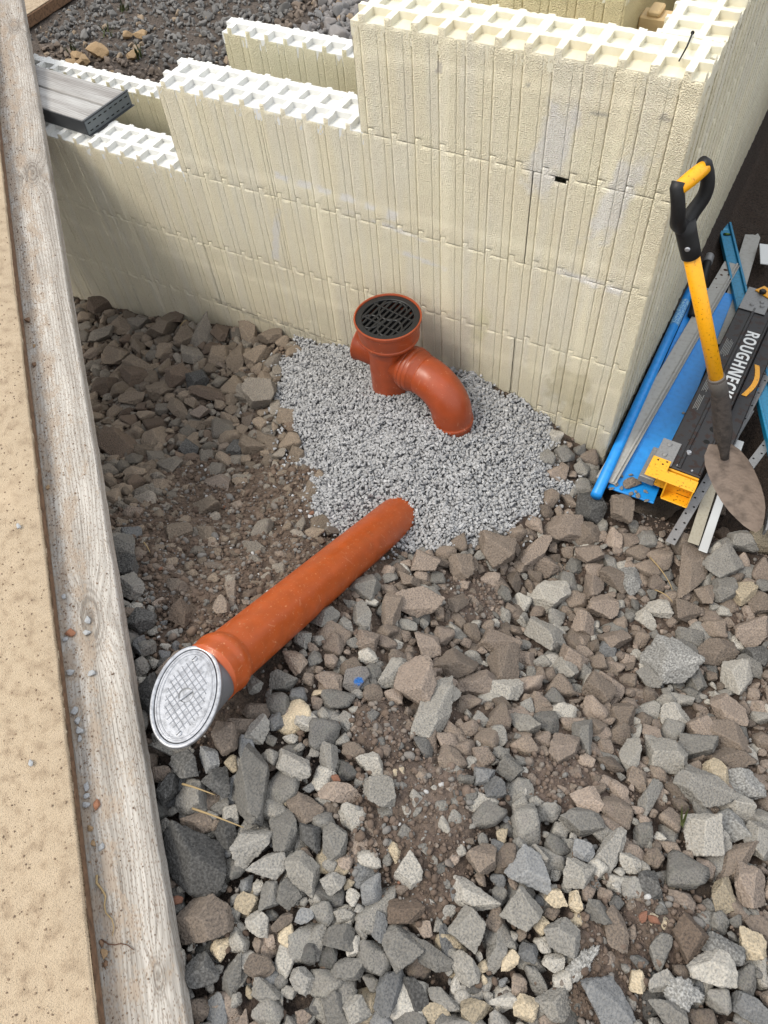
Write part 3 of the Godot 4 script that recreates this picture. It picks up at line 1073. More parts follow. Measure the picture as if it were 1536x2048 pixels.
func build_walkway() -> void:
	var b := obj("scaffold_board", board_mesh(0.225, 0.038, 4.3, 0.0024, 260, 4, 0.0), M.wood, null, walk_xf(-1.2, 0.0, 0.0))
	tag(b, "weathered silver-grey scaffold board with knots, lower of the two walkway boards", "plank")
	var p := thing("walkway_board", "sand-coloured smooth walkway board lying on top of the grey scaffold board", "plank", walk_xf(-1.25, 0.113, 0.042))
	var top := board_mesh(0.62, 0.004, 4.5, 0.0025, 200, 8)
	obj("dusty_top", top, M.ply, p, Transform3D(Basis.IDENTITY, Vector3(0, 0.0015, 0)))
	var st := begin()
	add_box(st, Vector3(-0.31, -0.0205, 2.25), Vector3(0.617, 0.034, 4.495), 0.002)
	obj("board_core", done(st), M.ply_edge, p)
	# grit and chips that lie on the scaffold board, most of them against the upper board
	var spots := [[0.93, 0.106, 1], [1.02, 0.098, 2], [1.08, 0.104, 1], [1.44, 0.106, 2], [1.71, 0.100, 0], [1.79, 0.096, 3], [1.80, 0.107, 0], [1.80, 0.066, 0], [1.775, 0.061, 0], [1.87, 0.105, 0], [1.885, 0.068, 0], [1.945, 0.105, 0], [1.965, 0.104, 0], [1.985, 0.101, 0], [1.998, 0.103, 0], [2.085, 0.101, 0], [2.10, 0.103, 0], [2.115, 0.105, 0], [2.12, 0.089, 3], [2.155, 0.104, 2], [2.18, 0.101, 2], [2.19, 0.089, 0], [2.33, 0.108, 1], [2.345, 0.104, 2], [2.36, 0.106, 1], [2.50, 0.105, 0], [2.53, 0.104, 1], [2.545, 0.094, 3], [2.55, 0.106, 0], [2.575, 0.10, 0], [2.59, 0.109, 1]]
	var what := ["pale grey gravel chip", "brown grit stone", "buff grit stone", "reddish stone chip"]
	var cols := [Color(0.66, 0.67, 0.68), Color(0.47, 0.37, 0.29), Color(0.6, 0.5, 0.38), Color(0.60, 0.42, 0.32)]
	for i in cols.size(): cols[i] = tri(mat(cols[i], 0.9), 9.0, M.rock_a, null)
	for q: Array in spots:
		var s := rng.randf_range(0.007, 0.0125) * (1.5 if q[2] == 3 else 1.0)
		var xf := walk_xf(q[0], minf(q[1], 0.1125 - s * 0.6), s * 0.3)
		xf.basis = xf.basis * Basis.from_euler(Vector3(0, rng.randf_range(0, TAU), 0)) * Basis.from_scale(Vector3(s * 1.35, s * 0.75, s))
		var o := obj("stone_chip", small_rocks[rng.randi() % small_rocks.size()], cols[q[2]], null, xf)
		var place := "in the angle between the two walkway boards" if (q[1] as float) > 0.09 else "lying loose on the open scaffold board"
		tag(o, "%s %s" % [what[q[2]], place], "stone", "stone chips on the scaffold board")
	for k in 2:
		var s := 0.009
		var xf := walk_xf([1.55, 2.03][k], [0.155, 0.172][k], 0.049)
		xf.basis = xf.basis * Basis.from_scale(Vector3(s, s * 0.7, s * 1.4))
		var o := obj("stone_chip", small_rocks[k + 3], cols[0], null, xf)
		tag(o, ["far white chip lying alone on the sand-coloured board", "near white chip lying alone on the sand-coloured board"][k], "stone", "stone chips on the walkway board")
	# loose grit: too fine to count
	var mm := MultiMesh.new()
	mm.transform_format = MultiMesh.TRANSFORM_3D
	mm.use_colors = true
	mm.mesh = M.clod_mesh
	mm.instance_count = 6500
	for i in 6500:
		var a := rng.randf_range(-0.6, 2.75)
		var l := 0.112 - absf(rng.randfn()) * 0.022 if rng.randf() < 0.6 else rng.randf_range(0.012, 0.11)
		var up := 0.0
		if i > 2200:
			l = rng.randf_range(0.116, 0.42)
			up = 0.0435
		l = clampf(l, 0.006, 0.42)
		var s := 0.0012 + 0.003 * pow(rng.randf(), 3.0)
		var xf := walk_xf(a, l, up + s * 0.2)
		xf.basis = xf.basis * Basis.from_euler(Vector3(rng.randf() * 6, rng.randf() * 6, 0)) * Basis.from_scale(Vector3(s, s * 0.7, s))
		mm.set_instance_transform(i, xf)
		mm.set_instance_color(i, Color(0.30, 0.21, 0.14).lerp(Color(0.16, 0.11, 0.08), rng.randf()))
	var g := MultiMeshInstance3D.new()
	g.name = "grit"
	g.multimesh = mm
	g.material_override = M.chip
	add_child(g)
	tag(g, "fine sand and brown grit strewn over the two walkway boards", "grit", "", "stuff")
	# a dry root and a straw lie on the scaffold board
	var root: Array = []
	var rr: Array = []
	for k in 9:
		var x := walk_xf(2.23 + 0.012 * k, 0.102 - 0.002 * k + 0.004 * sin(k * 1.7), 0.003)
		root.append(x.origin)
		rr.append(0.0022 - 0.0002 * k)
	tag(obj("dry_root", tube_mesh(root, rr, 8), M.stalk), "pale dry root lying on the scaffold board beside the upper board", "root")
	var tw: Array = []
	for k in 6: tw.append(walk_xf(2.325 + 0.006 * k + 0.004 * sin(k * 1.3), 0.107 - 0.0095 * k, 0.0025).origin)
	tag(obj("twig", tube_mesh(tw, [0.0011, 0.001, 0.0009, 0.0008, 0.0007, 0.0005], 6), mat(Color(0.33, 0.23, 0.17), 0.9)), "thin dark brown twig lying across the scaffold board near the camera", "twig")


func build_plank() -> void:
	var t := along(Vector3(-1.768, 0.556, -0.03), Vector3(-2.7, 0.556, -0.09))
	var p := thing("decking_offcut", "grey wood-grained plank with dark slotted edging lying flat across the foam wall", "plank", t)
	# z runs left along the wall, x to the back
	for k in 2:
		var m := board_mesh(0.094, 0.036, 0.93, 0.0012, 60, 21 + k, 1.0 + k)
		obj("top_board", m, M.wood_grey, p, Transform3D(Basis.IDENTITY, Vector3(-0.004 - 0.0965 * k, 0, 0.004)))
	var edge := mat(Color(0.20, 0.21, 0.22), 0.5)
	obj("edge_trim", box_mesh(Vector3(0.004, 0.044, 0.936), 0.001, Vector3(0.0, -0.021, 0.468)), edge, p)
	obj("end_trim", box_mesh(Vector3(0.196, 0.041, 0.004), 0.001, Vector3(-0.0985, -0.0225, 0.0)), mat(Color(0.36, 0.385, 0.40), 0.5), p)
	obj("end_lip", box_mesh(Vector3(0.2, 0.002, 0.012), 0.0006, Vector3(-0.0985, -0.044, -0.004)), edge, p)
	obj("end_lip", box_mesh(Vector3(0.2, 0.003, 0.007), 0.0006, Vector3(-0.0985, 0.0015, 0.001)), edge, p)
	for r in 2:
		for k in 8:
			obj("slot", box_mesh(Vector3(0.012, 0.003, 0.002), 0.0005, Vector3(-0.016 - 0.0235 * k, -0.011 - 0.022 * r, -0.0022)), M.dark, p)
	# rough concrete lump in the cavity beyond the plank
	for k in 5:
		var s: float = [0.075, 0.05, 0.06, 0.04, 0.035][k]
		var c := Transform3D(Basis.from_euler(Vector3(k, 2.0 * k, 0.3)) * Basis.from_scale(Vector3(s * 1.3, s, s)), Vector3(-1.765 + 0.042 * k, 0.372 + 0.012 * (k % 2), -0.215 + 0.02 * (k % 3)))
		tag(obj("concrete_lump", M.crust_mesh, M.concrete, null, c), ["crusty grey concrete lump in the wall cavity nearest the slotted plank", "second crusty concrete lump in the wall cavity", "middle crusty concrete lump in the wall cavity", "fourth crusty concrete lump in the wall cavity", "crusty grey concrete lump in the wall cavity farthest from the plank"][k], "rubble", "concrete lumps in the wall cavity")


# ---------- the gully ----------
const GX := -0.656
const GZ := 0.137


func build_gully() -> void:
	var g := thing("drain_gully", "orange plastic drain gully with black grate, bent pipe leading into the gravel", "drain", Transform3D(Basis.IDENTITY, Vector3(GX, 0, GZ)))
	obj("hopper", lathe_mesh([Vector2(0.046, -0.06), Vector2(0.046, 0.2), Vector2(0.050, 0.235), Vector2(0.076, 0.256), Vector2(0.086, 0.312), Vector2(0.0885, 0.324), Vector2(0.0895, 0.3262), Vector2(0.0925, 0.3262), Vector2(0.0935, 0.3245), Vector2(0.0925, 0.316), Vector2(0.0895, 0.311), Vector2(0.084, 0.268), Vector2(0.0855, 0.2655), Vector2(0.0855, 0.2605), Vector2(0.083, 0.258), Vector2(0.075, 0.247), Vector2(0.0665, 0.234), Vector2(0.0645, 0.218), Vector2(0.0625, 0.06), Vector2(0.0615, -0.06)], 72), M.gully, g)
	obj("shade_plug", lathe_mesh([Vector2(0.0, 0.285), Vector2(0.078, 0.285), Vector2(0.078, 0.27)], 48), M.dark, g)  # added dark disc that stands for the shade inside the hopper
	# stub at the back left
	var c := Vector3(0, 0.185, 0)
	var l := Vector3(-0.97, 0, -0.1).normalized()
	obj("inlet_stub", tube_mesh([c, c + l * 0.098, c + l * 0.1, c + l * 0.103, c + l * 0.104], [0.052, 0.052, 0.056, 0.056, 0.0], 48, true), M.gully, g)
	# outlet socket and bend
	var h := Vector3(0.9714, 0, 0.2373)
	var y0 := 0.178
	var o := Vector3(0, y0, 0)
	obj("outlet_socket", tube_mesh([o, o + h * 0.058, o + h * 0.064, o + h * 0.071, o + h * 0.0745, o + h * 0.075], [0.052, 0.0545, 0.0615, 0.0625, 0.0615, 0.0]), M.gully, g)
	var pts: Array = []
	var rad: Array = []
	for q in [[0.076, 0.0], [0.0765, 0.0635], [0.079, 0.0645], [0.086, 0.0645], [0.089, 0.0628], [0.0895, 0.0615], [0.094, 0.0625], [0.1, 0.0625], [0.1035, 0.0600], [0.104, 0.0583], [0.122, 0.0575], [0.1225, 0.0560], [0.1255, 0.0560], [0.126, 0.0575]]:
		pts.append(o + h * (q[0] as float))
		rad.append(q[1])
	var rb := 0.098
	var e := o + h * 0.127
	for k in range(0, 19):
		var a := PI * 0.5 * k / 18.0
		pts.append(e + h * (rb * sin(a)) - Vector3.UP * (rb * (1.0 - cos(a))))
		rad.append(0.0575)
	var lastp: Vector3 = pts[pts.size() - 1]
	for q in [[0.004, 0.0575], [0.006, 0.0595], [0.009, 0.0615], [0.013, 0.0615], [0.016, 0.0600], [0.12, 0.0600]]:
		pts.append(lastp - Vector3.UP * (q[0] as float))
		rad.append(q[1])
	obj("pipe_bend", tube_mesh(pts, rad, 56, false), M.gully, g)
	# grate: rim, bars and three hoops
	var gr := obj("grate", lathe_mesh([Vector2(0.0715, 0.311), Vector2(0.0715, 0.3215), Vector2(0.073, 0.3225), Vector2(0.0875, 0.3225), Vector2(0.0882, 0.3215), Vector2(0.0882, 0.311)], 72), M.black, g)
	var turn := Basis(Vector3.UP, deg_to_rad(-9.0))
	for k in 9:
		var x := -0.062 + 0.0155 * k
		var hl := sqrt(maxf(0.0, 0.0725 * 0.0725 - x * x))
		obj("bar", box_mesh(Vector3(0.0068, 0.009, 2.0 * hl), 0.001), M.black, gr, Transform3D(turn, Vector3(0, 0.3155, 0) + turn * Vector3(x, 0, 0)))
	for k in 2:
		var zz: float = [-0.027, 0.03][k]
		var hl := sqrt(0.0725 * 0.0725 - zz * zz)
		var st := begin()
		for s in 24:
			var x0 := -hl + 2 * hl * s / 24.0
			var x1 := -hl + 2 * hl * (s + 1) / 24.0
			add_box(st, Vector3((x0 + x1) * 0.5, 0.3165, zz), Vector3(x1 - x0 + 0.0002, 0.009, 0.004), 0.0004, Basis.IDENTITY)
		obj("cross_bar", done(st), M.black, gr, Transform3D(turn, Vector3.ZERO))
	for q in [[-0.006, -0.032, 0.038], [-0.034, 0.036, 0.0255], [0.027, 0.027, 0.033]]:
		var pr: Array = []
		var r2: Array = []
		for s in 41:
			var a := TAU * s / 40.0
			pr.append(Vector3((q[0] as float) + (q[2] as float) * cos(a), 0.3168, (q[1] as float) + (q[2] as float) * sin(a)))
			r2.append(0.0034)
		obj("hoop", tube_mesh(pr, r2, 8, false), M.black, gr, Transform3D(turn, Vector3.ZERO))


# ---------- the rodding pipe ----------
func build_rodding_pipe() -> void:
	var a := Vector3(-0.4538, -0.0148, 0.513)
	var b := Vector3(-0.4429, 0.4228, 1.2022)
	var d := (b - a).normalized()
	var p := thing("rodding_pipe", "scuffed orange drain pipe slanting up out of the gravel towards a silver lid", "pipe")
	obj("pipe_barrel", tube_mesh([a - d * 0.3, b - d * 0.026], [0.055, 0.055], 72, false), M.pipe, p)
	var s := b - d * 0.029
	obj("socket", tube_mesh([s, s + d * 0.004, s + d * 0.012, s + d * 0.022, s + d * 0.03, s + d * 0.036, s + d * 0.042, s + d * 0.06, s + d * 0.0635, s + d * 0.064, s + d * 0.05], [0.0553, 0.0557, 0.0600, 0.0622, 0.0615, 0.0600, 0.0598, 0.0602, 0.0600, 0.0575, 0.0570], 72, false), M.pipe, p)
	# oval rodding-eye cover: throat from the socket to the level frame
	var lc := Vector3(-0.4376, 0.482, 1.290)
	var ax := Vector3(0.4181, 0.0, 0.9084)
	var up := Vector3(0.0, 1.0, 0.0)
	ax = (ax - up * ax.dot(up)).normalized()
	var sx := up.cross(ax).normalized()
	var lid := Basis(sx, up, ax)
	var frame_xf := Transform3D(lid, lc)
	var st := begin(true)
	var ring0: Array = []
	var ring1: Array = []
	for k in 65:
		var t := TAU * k / 64.0
		# matching directions round both rims
		var e := lid * Vector3(0.0555 * cos(t), -0.006, 0.087 * sin(t)) + lc
		var rel := e - b
		rel -= d * rel.dot(d)
		ring0.append(b - d * 0.015 + rel.normalized() * 0.0535)
		ring1.append(e)
	for k in 64: quad(st, ring1[k], ring1[k + 1], ring0[k + 1], ring0[k])
	obj("throat", done(st), mat(Color(0.40, 0.40, 0.41), 0.5, 0.3), p)
	var oval := func(rx: float, rz: float, y: float, t: float) -> Vector3: return frame_xf * Vector3(rx * cos(t), y, rz * sin(t))
	st = begin()
	var prof := [[0.0, -0.010], [0.0025, -0.0085], [0.0030, -0.003], [0.0022, -0.0006], [0.0008, 0.0], [-0.0035, 0.0], [-0.0045, -0.001], [-0.005, -0.004]]
	for k in prof.size() - 1:
		st.set_smooth_group(1)
		for q in 96:
			var t0 := TAU * q / 96.0
			var t1 := TAU * (q + 1) / 96.0
			var p0: Array = prof[k]
			var p1: Array = prof[k + 1]
			quad(st, oval.call(0.0592 + p0[0], 0.0911 + p0[0], p0[1], t1), oval.call(0.0592 + p1[0], 0.0911 + p1[0], p1[1], t1), oval.call(0.0592 + p1[0], 0.0911 + p1[0], p1[1], t0), oval.call(0.0592 + p0[0], 0.0911 + p0[0], p0[1], t0))
	obj("lid_frame", done(st), M.alu, p)
	st = begin()
	var lp := [[0.0, -0.0045], [0.0528, -0.0045], [0.0530, -0.0012], [0.0522, -0.0006], [0.0500, -0.0006], [0.0492, -0.0018], [0.0465, -0.0018], [0.0458, -0.0008], [0.0448, -0.0008], [0.0438, -0.0022], [0.0136, -0.0022]]
	for k in lp.size() - 1:
		st.set_smooth_group(k)
		for q in 96:
			var t0 := TAU * q / 96.0
			var t1 := TAU * (q + 1) / 96.0
			var r0: float = lp[k][0]
			var r1: float = lp[k + 1][0]
			var z0: float = r0 + 0.0319 if r0 > 0.02 else r0
			var z1: float = r1 + 0.0319 if r1 > 0.02 else r1
			quad(st, oval.call(r0, z0, lp[k][1], t1), oval.call(r1, z1, lp[k + 1][1], t1), oval.call(r1, z1, lp[k + 1][1], t0), oval.call(r0, z0, lp[k][1], t0))
	var plate := obj("lid", done(st), M.alu, p)
	# diamond ridges
	st = begin()
	for sgn: float in [-1.0, 1.0]:
		for k in range(-11, 12):
			var dir := Vector3(0.64 * sgn, 0, 0.77)
			var nrm := Vector3(-dir.z, 0, dir.x)
			var o := nrm * (0.0098 * k)
			var lo := INF
			var hi := -INF
			for q in 161:
				var t := -0.1 + 0.2 * q / 160.0
				var v := o + dir * t
				var rr := Vector2(v.x / 0.036, v.z / 0.063)
				if rr.length() < 1.0 and v.length() > 0.0135:
					lo = minf(lo, t)
					hi = maxf(hi, t)
				elif lo < INF and v.length() <= 0.0135 and hi > lo:
					ridge(st, frame_xf, o + dir * lo, o + dir * hi)
					lo = INF
					hi = -INF
			if lo < INF and hi > lo: ridge(st, frame_xf, o + dir * lo, o + dir * hi)
	obj("tread_ridges", done(st), M.alu, plate)
	# lifting boss with a slot, and two fixing screws
	var boss := lathe_mesh([Vector2(0.0, -0.0075), Vector2(0.006, -0.0070), Vector2(0.0105, -0.0052), Vector2(0.0128, -0.0034), Vector2(0.0137, -0.0021)], 32)
	obj("lifting_cup", boss, M.galv, plate, frame_xf)
	obj("lifting_bar", box_mesh(Vector3(0.0272, 0.0040, 0.0046), 0.001), M.alu, plate, frame_xf * Transform3D(Basis(Vector3.UP, 0.75), Vector3(0, -0.0030, 0)))
	for sgn: float in [-1.0, 1.0]:
		var xf := frame_xf * Transform3D(Basis(Vector3.UP, 0.9), Vector3(0.002, -0.0012, 0.0685 * sgn))
		var sc := obj("screw", lathe_mesh([Vector2(0.0, 0.0016), Vector2(0.0038, 0.0014), Vector2(0.0052, 0.0006), Vector2(0.0054, -0.001)], 20), M.alu, plate, xf)
		obj("screw_slot", box_mesh(Vector3(0.0098, 0.0008, 0.0012), 0.0002, Vector3(0, 0.0015, 0)), M.dark, plate, xf)


func ridge(st: SurfaceTool, xf: Transform3D, a: Vector3, b: Vector3) -> void:
	var d := (b - a).normalized()
	var n := Vector3(-d.z, 0, d.x) * 0.0012
	var lo := Vector3(0, -0.0024, 0)
	var hi := Vector3(0, -0.0009, 0)
	var f := func(v: Vector3) -> Vector3: return xf * v
	quad(st, f.call(a - n + lo), f.call(b - n + lo), f.call(b + hi), f.call(a + hi))
	quad(st, f.call(b + n + lo), f.call(a + n + lo), f.call(a + hi), f.call(b + hi))


# ---------- gravel ----------
func build_gravel() -> void:
	var mm := MultiMesh.new()
	mm.transform_format = MultiMesh.TRANSFORM_3D
	mm.use_colors = true
	mm.mesh = M.chip_mesh
	var xf: Array = []
	var cols: Array = []
	var r := RandomNumberGenerator.new()
	r.seed = 21
	var tries := 0
	while xf.size() < 20000 and tries < 95000:
		tries += 1
		var x := r.randf_range(-1.15, 0.0)
		var z := r.randf_range(0.0, 0.72)
		var inside := in_heap(x, z)
		if not inside:
			# strays round the rim
			if r.randf() > 0.16 or not in_heap(x + r.randfn() * 0.045, z + r.randfn() * 0.045): continue
		var s := r.randf_range(0.0065, 0.0108)
		if r.randf() < 0.08: s *= 1.25
		var lift := r.randf_range(-0.006, 0.010) + 0.006 * nz.get_noise_2d(x * 14.0, z * 14.0)
		if not inside: lift = 0.008
		var y := ground(x, z) + 0.014 * nz.get_noise_2d(x * 7.0, z * 7.0) + lift
		xf.append(Transform3D(Basis.from_euler(Vector3(r.randf() * TAU, r.randf() * TAU, r.randf() * TAU)) * Basis.from_scale(Vector3(s * r.randf_range(1.0, 1.5), s * r.randf_range(0.6, 0.9), s * r.randf_range(0.75, 1.1))), Vector3(x, y, z)))
		var v := r.randf_range(0.40, 0.56) + (0.12 if r.randf() < 0.14 else 0.0)
		cols.append(Color(v * 0.965, v * 0.985, v * 1.02))
	mm.instance_count = xf.size()
	for i in xf.size():
		mm.set_instance_transform(i, xf[i])
		mm.set_instance_color(i, cols[i])
	var g := MultiMeshInstance3D.new()
	g.name = "gravel_heap"
	g.multimesh = mm
	g.material_override = M.chip
	add_child(g)
	tag(g, "spread heap of clean pale grey gravel round the orange gully and bend", "gravel", "", "stuff")


